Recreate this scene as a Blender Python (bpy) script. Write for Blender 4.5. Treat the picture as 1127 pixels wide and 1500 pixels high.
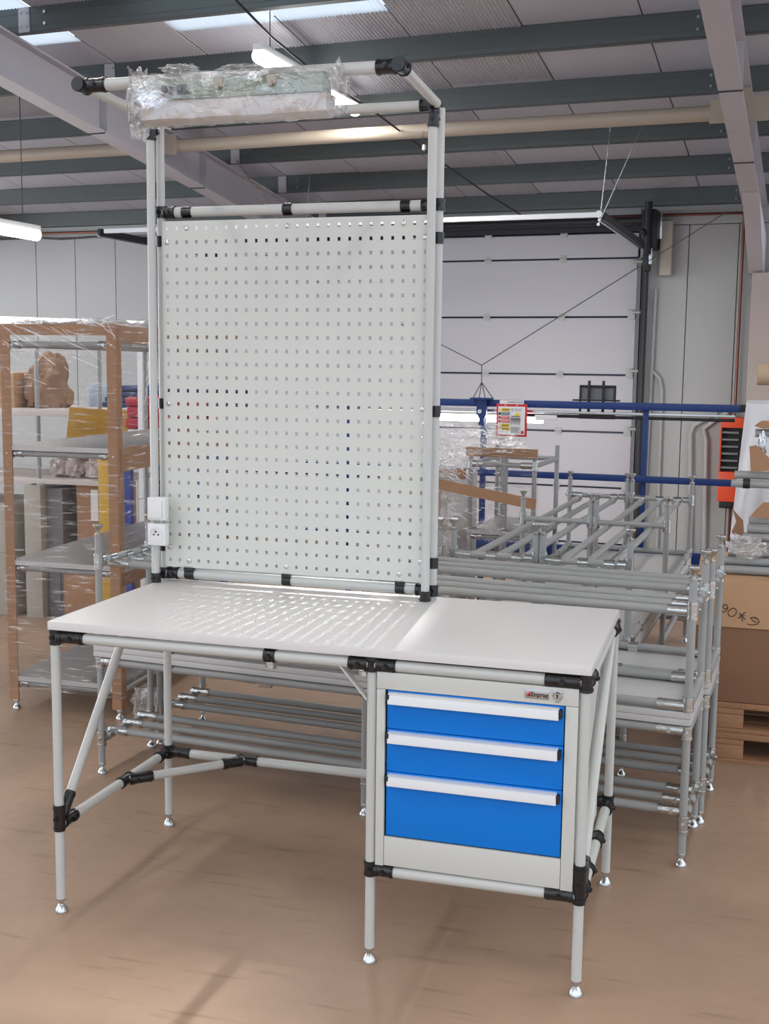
import bpy, bmesh, math, random
from mathutils import Vector, Matrix, noise
random.seed(7)
SC = bpy.context.scene
COL = SC.collection
for o in list(bpy.data.objects): bpy.data.objects.remove(o)

# ------------------------------------------------------------------ camera
cam = bpy.data.cameras.new('camera'); camo = bpy.data.objects.new('camera', cam); COL.objects.link(camo)
YAW, PITCH, ROLL = .288, -.1246, .0121
fwd = Vector((-math.sin(YAW)*math.cos(PITCH), math.cos(YAW)*math.cos(PITCH), math.sin(PITCH)))
rt = Vector((math.cos(YAW), math.sin(YAW), 0)); up = rt.cross(fwd)
r2 = rt*math.cos(ROLL)+up*math.sin(ROLL); u2 = -rt*math.sin(ROLL)+up*math.cos(ROLL)
M = Matrix((r2, u2, -fwd)).transposed().to_4x4(); M.translation = Vector((1.7787, -2.7876, 1.5659))
camo.matrix_world = M
cam.sensor_fit = 'HORIZONTAL'; cam.sensor_width = 36; cam.lens = 1707.69*36/1127
cam.clip_start = .05; cam.clip_end = 200
SC.camera = camo

# ------------------------------------------------------------------ world, exposure
SC.view_settings.view_transform = 'Standard'; SC.view_settings.look = 'None'
SC.view_settings.gamma = 1; SC.view_settings.use_curve_mapping = False
SC.view_settings.exposure = 0.14
w = bpy.data.worlds.new('world'); SC.world = w; w.use_nodes = True
_n = w.node_tree; _tc = _n.nodes.new('ShaderNodeTexCoord'); _sx = _n.nodes.new('ShaderNodeSeparateXYZ'); _cr = _n.nodes.new('ShaderNodeValToRGB')
_n.links.new(_tc.outputs['Generated'], _sx.inputs[0]); _n.links.new(_sx.outputs['Z'], _cr.inputs[0]); _n.links.new(_cr.outputs[0], _n.nodes['Background'].inputs[0])
_cr.color_ramp.elements[0].position = 0; _cr.color_ramp.elements[0].color = (.40, .455, .56, 1)      # overcast sky, brighter overhead
_cr.color_ramp.elements[1].position = .75; _cr.color_ramp.elements[1].color = (.92, .97, 1.0, 1)
_n.nodes['Background'].inputs[1].default_value = 2.1

# ------------------------------------------------------------------ hall frame: u along purlins, v into depth
BA = math.radians(3.7)
HU = Vector((math.cos(BA), -math.sin(BA), 0)); HV = Vector((math.sin(BA), math.cos(BA), 0))
HM = Matrix(((HU.x, HV.x, 0, 0), (HU.y, HV.y, 0, 0), (0, 0, 1, 0), (0, 0, 0, 1)))
def H(u, v, z): return HU*u+HV*v+Vector((0, 0, z))
I4 = Matrix.Identity(4)

def light_tube(u, v, z, length, power, slope=0.0, size=.05):
    l = bpy.data.lights.new('lamp_light', 'AREA'); l.shape = 'RECTANGLE'; l.size = size; l.size_y = length
    l.energy = power; l.color = (1, .97, .93)
    o = bpy.data.objects.new('lamp_light', l); COL.objects.link(o)
    o.location = H(u, v, z); o.rotation_euler = (math.atan(-slope), 0, -BA)
    return o
# (u, v centre, z, length) of the luminaire rows, each gets a fixture below
CEIL_LAMPS = [(-.83, 3.62, 3.15, 1.35), (-2.9, 3.16, 2.40, 1.4), (-.83, .9, 3.45, 1.35), (-.83, -1.6, 3.7, 1.35),
              (1.9, -1.2, 3.7, 1.35), (-3.2, -.6, 3.5, 1.4), (1.9, 1.2, 3.42, 1.35), (3.4, 4.2, 3.0, 1.35), (-5.3, 5.3, 2.75, 1.4)]  # last one is added out of view to brighten the left wall
LAMP_POWER = [46, 16, 8, 30, 26, 12, 6, 10, 26]
for (u, v, z, L), pw in zip(CEIL_LAMPS, LAMP_POWER): light_tube(u, v, z-.045, L, pw)
# added narrow light without a fixture, high behind the pegboard: throws the hole pattern onto the worktop
l = bpy.data.lights.new('added_pattern_light', 'AREA'); l.shape = 'RECTANGLE'; l.size = .03; l.size_y = .24; l.energy = 2.9; l.spread = math.radians(14)
o = bpy.data.objects.new('added_pattern_light', l); COL.objects.link(o); o.location = (.66, 3.75, 2.90)
o.rotation_euler = (Vector((.53, .28, .86))-o.location).to_track_quat('-Z', 'Y').to_euler()

# ------------------------------------------------------------------ materials
def mat(name, col, rough=.5, metal=0, spec=.5, var=0, scale=20, bump=0, bscale=60, stretch=None, emit=0, alpha=1, trans=0):
    m = bpy.data.materials.new(name); m.use_nodes = True; nt = m.node_tree; b = nt.nodes['Principled BSDF']
    b.inputs['Base Color'].default_value = (*col, 1); b.inputs['Roughness'].default_value = rough
    b.inputs['Metallic'].default_value = metal; b.inputs['Specular IOR Level'].default_value = spec
    if alpha < 1: b.inputs['Alpha'].default_value = alpha
    if trans: b.inputs['Transmission Weight'].default_value = trans
    if emit:
        b.inputs['Emission Color'].default_value = (*col, 1); b.inputs['Emission Strength'].default_value = emit
    if var or bump:
        tc = nt.nodes.new('ShaderNodeTexCoord'); mp = nt.nodes.new('ShaderNodeMapping')
        nt.links.new(tc.outputs['Object'], mp.inputs[0])
        if stretch: mp.inputs['Scale'].default_value = stretch
    if var:
        n = nt.nodes.new('ShaderNodeTexNoise'); n.inputs['Scale'].default_value = scale; n.inputs['Detail'].default_value = 5
        nt.links.new(mp.outputs[0], n.inputs[0])
        mx = nt.nodes.new('ShaderNodeMix'); mx.data_type = 'RGBA'
        mx.inputs[6].default_value = (*[c*(1-var) for c in col], 1); mx.inputs[7].default_value = (*[min(1, c*(1+var)) for c in col], 1)
        nt.links.new(n.outputs[0], mx.inputs[0]); nt.links.new(mx.outputs[2], b.inputs['Base Color'])
    if bump:
        n2 = nt.nodes.new('ShaderNodeTexNoise'); n2.inputs['Scale'].default_value = bscale; n2.inputs['Detail'].default_value = 4
        nt.links.new(mp.outputs[0], n2.inputs[0])
        bp = nt.nodes.new('ShaderNodeBump'); bp.inputs['Strength'].default_value = bump; bp.inputs['Distance'].default_value = .01
        nt.links.new(n2.outputs[0], bp.inputs['Height']); nt.links.new(bp.outputs[0], b.inputs['Normal'])
    return m
MT = dict(
 tube=mat('grey_coated_tube', (.55, .555, .525), .38, var=.04, scale=8),
 tube2=mat('grey_tube_darker', (.33, .335, .325), .42, var=.07, scale=10),  # darker grey for the tubes behind the workbench
 black=mat('black_plastic', (.008, .008, .009), .28, spec=.6, bump=.15, bscale=90),
 chrome=mat('zinc_chrome', (.58, .60, .59), .24, 1, var=.12, scale=60, bump=.12, bscale=60),
 worktop=mat('white_laminate', (.73, .71, .685), .34, spec=.45, var=.02, scale=40, bump=.03, bscale=220),
 edge=mat('laminate_edge', (.66, .65, .62), .45),
 shelfgrey=mat('dark_grey_shelf', (.235, .23, .23), .4, var=.06),
 board2=mat('grey_laminate', (.56, .55, .535), .45, var=.03),
 panel=mat('light_grey_enamel', (.65, .655, .60), .42, var=.015, scale=12),
 screw=mat('screw_steel', (.6, .6, .58), .25, 1),
 cab=mat('cabinet_enamel', (.61, .61, .565), .42, var=.012),
 blue=mat('drawer_blue', (.0, .185, .66), .42, spec=.3, var=.03, scale=5),
 alu=mat('handle_aluminium', (.80, .80, .79), .36, .35, bump=.05, bscale=150, stretch=(1, 60, 60)),
 white=mat('white_plastic', (.78, .78, .77), .3),
 card=mat('kraft_cardboard', (.38, .21, .115), .8, var=.08, scale=14, bump=.15, bscale=30),
 cardl=mat('light_cardboard', (.50, .30, .165), .8, var=.05, scale=9, bump=.1, bscale=30),
 cardd=mat('dark_cardboard', (.26, .135, .075), .85, var=.07, scale=9),
 wood=mat('pallet_wood', (.36, .19, .10), .8, var=.22, scale=6, stretch=(1, 8, 8), bump=.3, bscale=30),
 purlin=mat('galvanised_green_grey', (.095, .112, .112), .5, .15, var=.10, scale=5, bump=.05),
 rafter=mat('rafter_grey_paint', (.46, .445, .475), .5, var=.04, scale=3),
 tie=mat('beige_painted_tube', (.40, .34, .27), .45, var=.05, scale=5),
 wall=mat('wall_panel_grey', (.42, .425, .415), .55, var=.03, scale=3),
 door=mat('door_panel_white', (.47, .465, .49), .5, var=.02, scale=4, bump=.06, bscale=6, stretch=(.2, 1, 14)),
 doorgap=mat('door_joint_blue_black', (.012, .02, .06), .5),
 dark=mat('dark_steel', (.02, .022, .025), .45, .3),
 copper=mat('copper_pipe', (.20, .07, .05), .3, .8, var=.1),
 fblue=mat('frame_blue_paint', (.006, .035, .17), .38, var=.05),
 orange=mat('orange_enamel', (.72, .075, .02), .45, var=.03),
 red=mat('sign_red', (.62, .02, .03), .4), paper=mat('sign_paper', (.82, .80, .80), .5),
 yellow=mat('sign_yellow', (.85, .62, .03), .5), signgreen=mat('sign_green', (.02, .14, .15), .5), ink=mat('ink_black', (.012, .010, .010), .5),
 yfoam=mat('yellow_foam', (.60, .36, .045), .7, var=.10, scale=7, bump=.2, bscale=10),
 redfab=mat('red_fabric', (.42, .03, .05), .7, var=.2, scale=12), bluefab=mat('blue_fabric', (.035, .055, .16), .7, var=.2, scale=9),
 bluecol=mat('blue_container', (.03, .06, .30), .5), brown=mat('brown_paper', (.27, .165, .105), .8, var=.15, scale=9, bump=.4, bscale=9),
 tan=mat('beige_cabinet', (.42, .38, .32), .6, var=.04), greybox=mat('grey_box', (.19, .19, .20), .6, var=.05),
 pboard=mat('pale_board', (.62, .56, .52), .6, var=.05), paleblue=mat('pale_blue_sheet', (.42, .55, .68), .5),
 crump=mat('crumpled_white_paper', (.60, .53, .50), .6, var=.18, scale=11, bump=.5, bscale=18),
 sheet=mat('white_plastic_sheet', (.80, .80, .82), .35, bump=.25, bscale=7, stretch=(2, 2, .35)),
 kroll=mat('kraft_roll', (.50, .36, .24), .7, var=.05), roofedge=mat('liner_joint_dark', (.03, .032, .036), .7),
 rubber=mat('cable_black', (.008, .008, .008), .5), lampgreen=mat('lamp_housing_green', (.30, .37, .30), .35, var=.08, scale=12),
 lampwhite=mat('lamp_lower_shell', (.62, .585, .56), .4), tubeglow=mat('lamp_tube_glow', (1, .97, .93), .4, emit=14),
 washglow=mat('batten_glow', (1, .98, .96), .4, emit=16), glass=mat('door_glass', (.12, .13, .15), .1),
 pier=mat('beige_pier_paint', (.44, .375, .33), .75, var=.05, scale=6, bump=.15, bscale=20), cable=mat('steel_string', (.05, .05, .055), .5))

def film_mat(name, base=.16, sc=9, stretch=(1, 1, 3), tint=(.93, .92, .91)):
    m = bpy.data.materials.new(name); m.use_nodes = True; nt = m.node_tree; nt.nodes.clear()
    N = nt.nodes.new; L = nt.links.new
    out = N('ShaderNodeOutputMaterial'); mix = N('ShaderNodeMixShader'); tr = N('ShaderNodeBsdfTransparent')
    tr.inputs[0].default_value = (*tint, 1)
    gl = N('ShaderNodeBsdfGlossy'); gl.inputs['Roughness'].default_value = .16; gl.inputs[0].default_value = (1, 1, 1, 1)
    tc = N('ShaderNodeTexCoord'); mp = N('ShaderNodeMapping'); mp.inputs['Scale'].default_value = stretch
    mp.inputs['Rotation'].default_value = (.3, .5, .4)
    n = N('ShaderNodeTexNoise'); n.inputs['Scale'].default_value = sc; n.inputs['Detail'].default_value = 6; n.inputs['Distortion'].default_value = 1.2
    L(tc.outputs['Object'], mp.inputs[0]); L(mp.outputs[0], n.inputs[0])
    bp = N('ShaderNodeBump'); bp.inputs['Strength'].default_value = 1; bp.inputs['Distance'].default_value = .05
    L(n.outputs[0], bp.inputs['Height']); L(bp.outputs[0], gl.inputs['Normal'])
    rp = N('ShaderNodeValToRGB'); rp.color_ramp.elements[0].position = .56; rp.color_ramp.elements[1].position = .74
    rp.color_ramp.elements[0].color = (base, base, base, 1); rp.color_ramp.elements[1].color = (min(1, base+.55),)*3+(1,)
    n3 = N('ShaderNodeTexNoise'); n3.inputs['Scale'].default_value = sc*2.3; n3.inputs['Detail'].default_value = 3
    L(mp.outputs[0], n3.inputs[0]); L(n3.outputs[0], rp.inputs[0])
    L(rp.outputs[0], mix.inputs[0]); L(tr.outputs[0], mix.inputs[1]); L(gl.outputs[0], mix.inputs[2]); L(mix.outputs[0], out.inputs[0])
    return m
MT['film3'] = film_mat('thin_lamp_wrap', .17, 7, (.6, 1, 1)); MT['film'] = film_mat('stretch_film', .04, 8, (.5, .5, 5)); MT['film2'] = film_mat('crumpled_film', .30, 16, (1, 1, 1))
MT['strand'] = mat('film_crease', (.85, .85, .86), .12, spec=.9)

def floor_mat():
    m = mat('tan_painted_floor', (.40, .27, .19), .40, spec=.35); nt = m.node_tree; b = nt.nodes['Principled BSDF']
    N = nt.nodes.new; L = nt.links.new; tc = N('ShaderNodeTexCoord')
    n = N('ShaderNodeTexNoise'); n.inputs['Scale'].default_value = 1.1; n.inputs['Detail'].default_value = 7; n.inputs['Roughness'].default_value = .6
    L(tc.outputs['Object'], n.inputs[0])
    r = N('ShaderNodeValToRGB'); e = r.color_ramp.elements
    e[0].position = .30; e[0].color = (.32, .212, .145, 1); e[1].position = .70; e[1].color = (.46, .31, .215, 1)
    L(n.outputs[0], r.inputs[0])
    # scuffs: thin dark streaks
    mp = N('ShaderNodeMapping'); mp.inputs['Scale'].default_value = (1.0, 9, 1); mp.inputs['Rotation'].default_value = (0, 0, .5); L(tc.outputs['Object'], mp.inputs[0])
    n2 = N('ShaderNodeTexNoise'); n2.inputs['Scale'].default_value = 3.5; n2.inputs['Detail'].default_value = 8; L(mp.outputs[0], n2.inputs[0])
    r2_ = N('ShaderNodeValToRGB'); r2_.color_ramp.elements[0].position = .30; r2_.color_ramp.elements[0].color = (.60, .56, .54, 1)
    r2_.color_ramp.elements[1].position = .40; r2_.color_ramp.elements[1].color = (1, 1, 1, 1); L(n2.outputs[0], r2_.inputs[0])
    mx = N('ShaderNodeMix'); mx.data_type = 'RGBA'; mx.blend_type = 'MULTIPLY'; mx.inputs[0].default_value = .5
    L(r.outputs[0], mx.inputs[6]); L(r2_.outputs[0], mx.inputs[7]); L(mx.outputs[2], b.inputs['Base Color'])
    n4 = N('ShaderNodeTexNoise'); n4.inputs['Scale'].default_value = 25; L(tc.outputs['Object'], n4.inputs[0])
    mr = N('ShaderNodeMapRange'); mr.inputs[3].default_value = .34; mr.inputs[4].default_value = .55; L(n4.outputs[0], mr.inputs[0]); L(mr.outputs[0], b.inputs['Roughness'])
    return m
MT['floor'] = floor_mat()
def rooflight_mat():
    m = bpy.data.materials.new('translucent_rooflight'); m.use_nodes = True; nt = m.node_tree; nt.nodes.clear()
    o = nt.nodes.new('ShaderNodeOutputMaterial'); a = nt.nodes.new('ShaderNodeBsdfTranslucent'); a.inputs[0].default_value = (.50, .55, .62, 1)
    g = nt.nodes.new('ShaderNodeBsdfGlossy'); g.inputs['Roughness'].default_value = .3; x = nt.nodes.new('ShaderNodeMixShader'); x.inputs[0].default_value = .12
    nt.links.new(a.outputs[0], x.inputs[1]); nt.links.new(g.outputs[0], x.inputs[2]); nt.links.new(x.outputs[0], o.inputs[0]); return m
MT['rooflight'] = rooflight_mat()
MT['fill_glow'] = mat('fill_pane_glow', (.86, .92, 1), .4, emit=9)  # emission of the added fill panes in the left wall
MT['liner'] = mat('white_liner_panel', (.47, .48, .54), .36, spec=.5, var=.03, scale=3)
MT['ribbed'] = mat('ribbed_liner_panel', (.47, .475, .53), .26, spec=.6, var=.03, scale=3)

# ------------------------------------------------------------------ helpers
def BM(): return bmesh.new()
def add_box(bm, lo, hi, X=I4, bev=0):
    lo, hi = Vector(lo), Vector(hi); c = (lo+hi)/2; s = hi-lo
    r = bmesh.ops.create_cube(bm, size=1, matrix=X @ Matrix.Translation(c) @ Matrix.Diagonal((*s, 1)))
    if bev:
        es = list({e for v in r['verts'] for e in v.link_edges})
        bmesh.ops.bevel(bm, geom=es, offset=bev, segments=2, affect='EDGES', profile=.6)
    return bm
def axis_m(p0, p1):
    p0, p1 = Vector(p0), Vector(p1); d = p1-p0
    q = d.to_track_quat('Z', 'Y').to_matrix().to_4x4(); q.translation = (p0+p1)/2
    return q, d.length
def add_tube(bm, p0, p1, r, seg=16, r_end=None, bev=0):
    X, L = axis_m(p0, p1)
    bmesh.ops.create_cone(bm, cap_ends=True, segments=seg, radius1=r, radius2=r if r_end is None else r_end, depth=L, matrix=X)
    return bm
def add_path(bm, pts, r, seg=8):
    pts = [Vector(p) for p in pts]; rings = []
    for i, p in enumerate(pts):
        d = (pts[min(i+1, len(pts)-1)]-pts[max(i-1, 0)]).normalized()
        a = d.orthogonal().normalized() if i == 0 else (rings_a - d*rings_a.dot(d)).normalized()
        rings_a = a; b = d.cross(a)
        rings.append([bm.verts.new(p+(a*math.cos(t)+b*math.sin(t))*r) for t in [2*math.pi*k/seg for k in range(seg)]])
    for A, B_ in zip(rings, rings[1:]):
        for k in range(seg): bm.faces.new((A[k], A[(k+1) % seg], B_[(k+1) % seg], B_[k]))
    bm.faces.new(rings[0][::-1]); bm.faces.new(rings[-1]); return bm
def add_lathe(bm, base, prof, seg=16, X=None):
    base = Vector(base); rings = []
    for r, z in prof:
        rings.append([bm.verts.new(base+(X or I4) @ Vector((r*math.cos(2*math.pi*k/seg), r*math.sin(2*math.pi*k/seg), z))) for k in range(seg)])
    for A, B_ in zip(rings, rings[1:]):
        for k in range(seg): bm.faces.new((A[k], A[(k+1) % seg], B_[(k+1) % seg], B_[k]))
    bm.faces.new(rings[0][::-1]); bm.faces.new(rings[-1]); return bm
def add_quad(bm, a, b, c, d): return bm.faces.new([bm.verts.new(Vector(p)) for p in (a, b, c, d)])
def org(o):
    v = Vector((0, 0, 0))
    while o is not None: v += o.location; o = o.parent
    return v
def obj(name, bm, m, parent=None, label=None, base=None, smooth=True, kind=None):
    """bm is in world coordinates; becomes ONE mesh object"""
    bmesh.ops.recalc_face_normals(bm, faces=bm.faces[:])
    me = bpy.data.meshes.new(name)
    o0 = org(parent) if parent else (Vector(base) if base is not None else Vector((0, 0, 0)))
    bm.transform(Matrix.Translation(-o0)); bm.to_mesh(me); bm.free()
    me.materials.append(MT[m] if isinstance(m, str) else m)
    if smooth:
        me.shade_smooth(); me.set_sharp_from_angle(angle=math.radians(38))
    o = bpy.data.objects.new(name, me); COL.objects.link(o)
    if parent: o.parent = parent
    else: o.location = o0
    if label: o['label'] = label
    if kind: o['kind'] = kind
    return o
def thing(name, loc, label, cat, group=None):
    o = bpy.data.objects.new(name, None); COL.objects.link(o); o.empty_display_size = .05
    o.location = loc; o['label'] = label; o['category'] = cat
    if group: o['group'] = group
    return o
def tag(o, label, cat, group=None):
    o['label'] = label; o['category'] = cat
    if group: o['group'] = group
    return o
def struct(name, bm, m, **k): return obj(name, bm, m, kind='structure', **k)
def copy_tree(o, parent=None):
    c = o.copy(); COL.objects.link(c); c.parent = parent
    for ch in o.children: copy_tree(ch, c)
    return c
def noisy_sheet(c0, c1, c2, c3, nx, ny, amp, fr=6, seed=0, thick=.0):
    """bilinear sheet between four corners (c0 c1 bottom, c3 c2 top), wrinkled along its normal"""
    bm = BM(); c0, c1, c2, c3 = map(Vector, (c0, c1, c2, c3)); n = (c1-c0).cross(c3-c0).normalized(); g = []
    for j in range(ny+1):
        row = []
        for i in range(nx+1):
            s, t = i/nx, j/ny; p = (c0*(1-s)+c1*s)*(1-t)+(c3*(1-s)+c2*s)*t
            row.append(bm.verts.new(p+n*amp*noise.fractal(p*fr+Vector((seed, 0, 0)), .7, 2.2, 4)))
        g.append(row)
    for j in range(ny):
        for i in range(nx): bm.faces.new((g[j][i], g[j][i+1], g[j+1][i+1], g[j+1][i]))
    if thick: bmesh.ops.solidify(bm, geom=bm.faces[:], thickness=thick)
    return bm
def lump(c, rad, amp=.25, fr=3, sub=4, seed=0, flat=None):
    bm = BM(); bmesh.ops.create_icosphere(bm, subdivisions=sub, radius=1)
    c = Vector(c)
    for v in bm.verts:
        d = v.co.copy(); k = 1+amp*noise.fractal(d*fr+Vector((seed, seed, 0)), .6, 2.1, 5)
        v.co = Vector((d.x*rad[0], d.y*rad[1], d.z*rad[2]))*k+c
        if flat is not None and v.co.z < flat: v.co.z = flat
    return bm
def text_mesh(name, s, size, m, X, parent=None, label=None, bold=0):
    cu = bpy.data.curves.new('t', 'FONT'); cu.body = s; cu.size = size; cu.extrude = .0004; cu.offset = bold; cu.align_x = 'CENTER'; cu.align_y = 'CENTER'
    t = bpy.data.objects.new('t', cu); COL.objects.link(t); dg = bpy.context.evaluated_depsgraph_get()
    me = bpy.data.meshes.new_from_object(t.evaluated_get(dg)); bm = BM(); bm.from_mesh(me); bm.transform(X)
    bpy.data.objects.remove(t); bpy.data.curves.remove(cu); bpy.data.meshes.remove(me)
    return obj(name, bm, m, parent, label, smooth=False)
def face_m(p, right, upv):
    right = Vector(right).normalized(); upv = Vector(upv).normalized(); n = right.cross(upv)
    X = Matrix((right, upv, n)).transposed().to_4x4(); X.translation = Vector(p); return X

# ================================================================== SETTING
bm = BM(); add_box(bm, (-10, -7, -.1), (8, 9.3, 0)); struct('floor', bm, 'floor', smooth=False)
# back wall: insulated sandwich panels either side of the sectional door
WV = 7.0
DU0, DU1, DZ = -3.0, .56, 2.66
wall = bm = BM()
add_box(bm, (-9, WV+.04, 0), (DU0, WV+.12, 3.1), HM); add_box(bm, (DU1, WV+.04, 0), (1.7, WV+.12, 3.1), HM); add_box(bm, (DU0, WV+.04, DZ), (DU1, WV+.12, 3.1), HM)
wall = struct('wall_back', bm, 'dark', smooth=False)
def wall_panel(u0, u1, z0, z1):
    b = BM(); add_box(b, (u0+.003, WV, z0), (u1-.003, WV+.04, z1), HM, bev=.003); obj('wall_panel', b, 'wall', wall, smooth=False)
u = DU0
while u > -8.6: wall_panel(u-.45, u, 0, 2.75); u -= .45
u = DU1
for k in range(3): wall_panel(u, u+.38, 0, 2.70); u += .38
wall_panel(-8.6, DU0, 2.755, 3.0); wall_panel(DU0, DU1, 2.67, 3.0); wall_panel(DU1, 1.70, 2.705, 3.0)

# ceiling: liner panels running down the slope, recessed joints
RS = .12
def rz(v, z7): return z7+RS*(WV-v)
RZ = 2.965
ceil = bm = BM()
v0c, v1c = -4.5, 7.15
add_quad(bm, H(-9, v0c, rz(v0c, RZ+.03)), H(4.4, v0c, rz(v0c, RZ+.03)), H(4.4, v1c, rz(v1c, RZ+.03)), H(-9, v1c, rz(v1c, RZ+.03)))
# leave the backing open over the rooflight strips
bm.free(); bm = BM()
LIGHTS = [(-2.77, -2.14), (-1.51, -.25)]
def back(u0, u1, va, vb): add_quad(bm, H(u0, va, rz(va, RZ+.03)), H(u1, va, rz(va, RZ+.03)), H(u1, vb, rz(vb, RZ+.03)), H(u0, vb, rz(vb, RZ+.03)))
LV0, LV1 = 1.0, 3.30
back(-9, 4.4, v0c, LV0); back(-9, 4.4, LV1, v1c); e = -9
for a, b in LIGHTS: back(e, a, LV0, LV1); e = b
back(e, 4.4, LV0, LV1)
ceil = struct('ceiling', bm, 'roofedge', smooth=False)
def liner(u0, u1, va, vb, m, rib=False, name='ceiling_panel'):
    b = BM(); u0 += .004; u1 -= .004
    n = 28 if rib else 1
    pts = []
    for i in range(n*2+1 if rib else 2):
        uu = u0+(u1-u0)*i/(n*2 if rib else 1); dz = (.007 if i % 2 else 0) if rib else 0; pts.append((uu, dz))
    lo = [[b.verts.new(H(uu, v, rz(v, RZ)-dz)) for uu, dz in pts] for v in (va, vb)]
    for i in range(len(pts)-1): b.faces.new((lo[0][i], lo[0][i+1], lo[1][i+1], lo[1][i]))
    if not name == 'rooflight':
        tp = [[b.verts.new(H(uu, v, rz(v, RZ)+.02)) for uu in (u0, u1)] for v in (va, vb)]
        b.faces.new((tp[0][0], tp[0][1], tp[1][1], tp[1][0])); b.faces.new((lo[0][0], lo[1][0], tp[1][0], tp[0][0])); b.faces.new((lo[0][-1], lo[1][-1], tp[1][1], tp[0][1]))
    obj(name, b, m, ceil, smooth=False)
k = 0; u = .38-.63*15
while u < 4.3:
    mid = u+.315; light = any(a < mid < b for a, b in LIGHTS)
    ribbed = -2.6 < mid < .3 or mid < -3
    if light:
        liner(u, u+.63, LV0, LV1, 'rooflight', True, 'rooflight'); liner(u, u+.63, LV1, 7.1, 'ribbed', True); liner(u, u+.63, v0c, LV0, 'ribbed', True)
    elif ribbed: liner(u, u+.63, v0c, 4.40, 'ribbed', True); liner(u, u+.63, 4.405, 7.1, 'liner')
    else: liner(u, u+.63, v0c, 7.1, 'liner')
    u += .63
# purlins: C sections, web towards the camera, lying on the rafters
RAFT = [(-6.06), (-2.30), (1.46)]
PZ = 2.832
for k in range(13):
    v = 6.90-.815*k; zb = rz(v, PZ); b = BM(); zt = rz(v, RZ)-.002
    if v < -3: break
    add_box(b, (-8.9, v, zb), (4.3, v+.004, zt), HM); add_box(b, (-8.9, v, zb), (4.3, v+.05, zb+.004), HM)
    add_box(b, (-8.9, v, zt-.004), (4.3, v+.05, zt), HM); add_box(b, (-8.9, v+.046, zb), (4.3, v+.05, zb+.018), HM)
    add_box(b, (-8.9, v-.002, zb+.03), (4.3, v, zb+.036), HM); add_box(b, (-8.9, v-.002, zt-.036), (4.3, v, zt-.03), HM)
    p = struct(f'trim_{k+1}', b, 'purlin', smooth=False); p['label'] = 'dark green-grey steel roof purlin'
    for ru in RAFT[1:]:
        c = BM(); add_box(c, (ru+.09, v-.006, zb-.0), (ru+.16, v-.001, zt-.005), HM)
        for du in (.105, .145):
            for dz in (.03, .10): add_tube(c, H(ru+du, v-.014, zb+dz), H(ru+du, v-.004, zb+dz), .007, 8)
        if ru < 0: obj('cleat', c, 'rafter', p, smooth=False)
        else: c.free()
        c = BM()
        for dz in (.035, .095):
            for s in ((.26,) if ru < 0 else (-.17,)): add_tube(c, H(ru+s, v-.012, zb+dz), H(ru+s, v, zb+dz), .009, 8)
        obj('bolt', c, 'screw', p)
# rafters: I beams falling with the roof
for k, ru in enumerate(RAFT):
    b = BM(); v1 = 7.0; v0 = -3.5; D = .262
    def slab(u0, u1, za, zb_, vv0=v0, vv1=v1):
        vs = [b.verts.new(H(uu, v, rz(v, zz))) for v in (vv0, vv1) for uu, zz in ((u0, za), (u1, za), (u1, zb_), (u0, zb_))]
        for q in ((0, 1, 2, 3), (7, 6, 5, 4), (0, 4, 5, 1), (1, 5, 6, 2), (2, 6, 7, 3), (3, 7, 4, 0)): b.faces.new([vs[i] for i in q])
    slab(ru-.06, ru+.06, PZ-D, PZ-D+.012); slab(ru-.06, ru+.06, PZ-.014, PZ-.002); slab(ru-.005, ru+.005, PZ-D+.012, PZ-.014)
    r = struct(f'trim_{14+k}', b, 'rafter', smooth=False); r['label'] = 'sloping grey steel roof rafter of I section'
    for vv in (.8, 3.7, 4.95, 6.0):
        b = BM(); zz = rz(vv, PZ)
        add_box(b, (ru-.058, vv, zz-D+.01), (ru+.058, vv+.006, zz-.012), HM); obj('stiffener', b, 'rafter', r, smooth=False)
        b = BM(); add_box(b, (ru-.061, vv-.03, zz-D-.004), (ru+.061, vv-.026, zz-D+.012), HM); obj('flange_joint', b, 'roofedge', r, smooth=False)
# unseen left side wall of the hall, glowing panes added to fill rafter undersides
b = BM(); add_box(b, (-9.0, -5.5, 0), (-8.9, WV, .5), HM); add_box(b, (-9.0, -5.5, 2.3), (-8.9, WV, 2.9), HM)
for va in (-5.5, -2.0, 1.5, 5.0): add_box(b, (-9.0, va, .5), (-8.9, va+.5, 2.3), HM)
struct('wall_left', b, 'wall', smooth=False)
for n, va in enumerate((-1.5, 2.0)):
    b = BM(); add_box(b, (-8.96, va, .5), (-8.94, va+3.0, 2.3), HM); wd = struct(f'window_{n+1}', b, 'fill_glow', smooth=False)
    b = BM()
    for k in range(5): add_box(b, (-8.94, va+k*.74, .5), (-8.90, va+k*.74+.04, 2.3), HM)
    for zz in (.5, 1.38, 2.26): add_box(b, (-8.94, va, zz), (-8.90, va+3.0, zz+.04), HM)
    obj('window_frame', b, 'rafter', wd, smooth=False)
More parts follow.
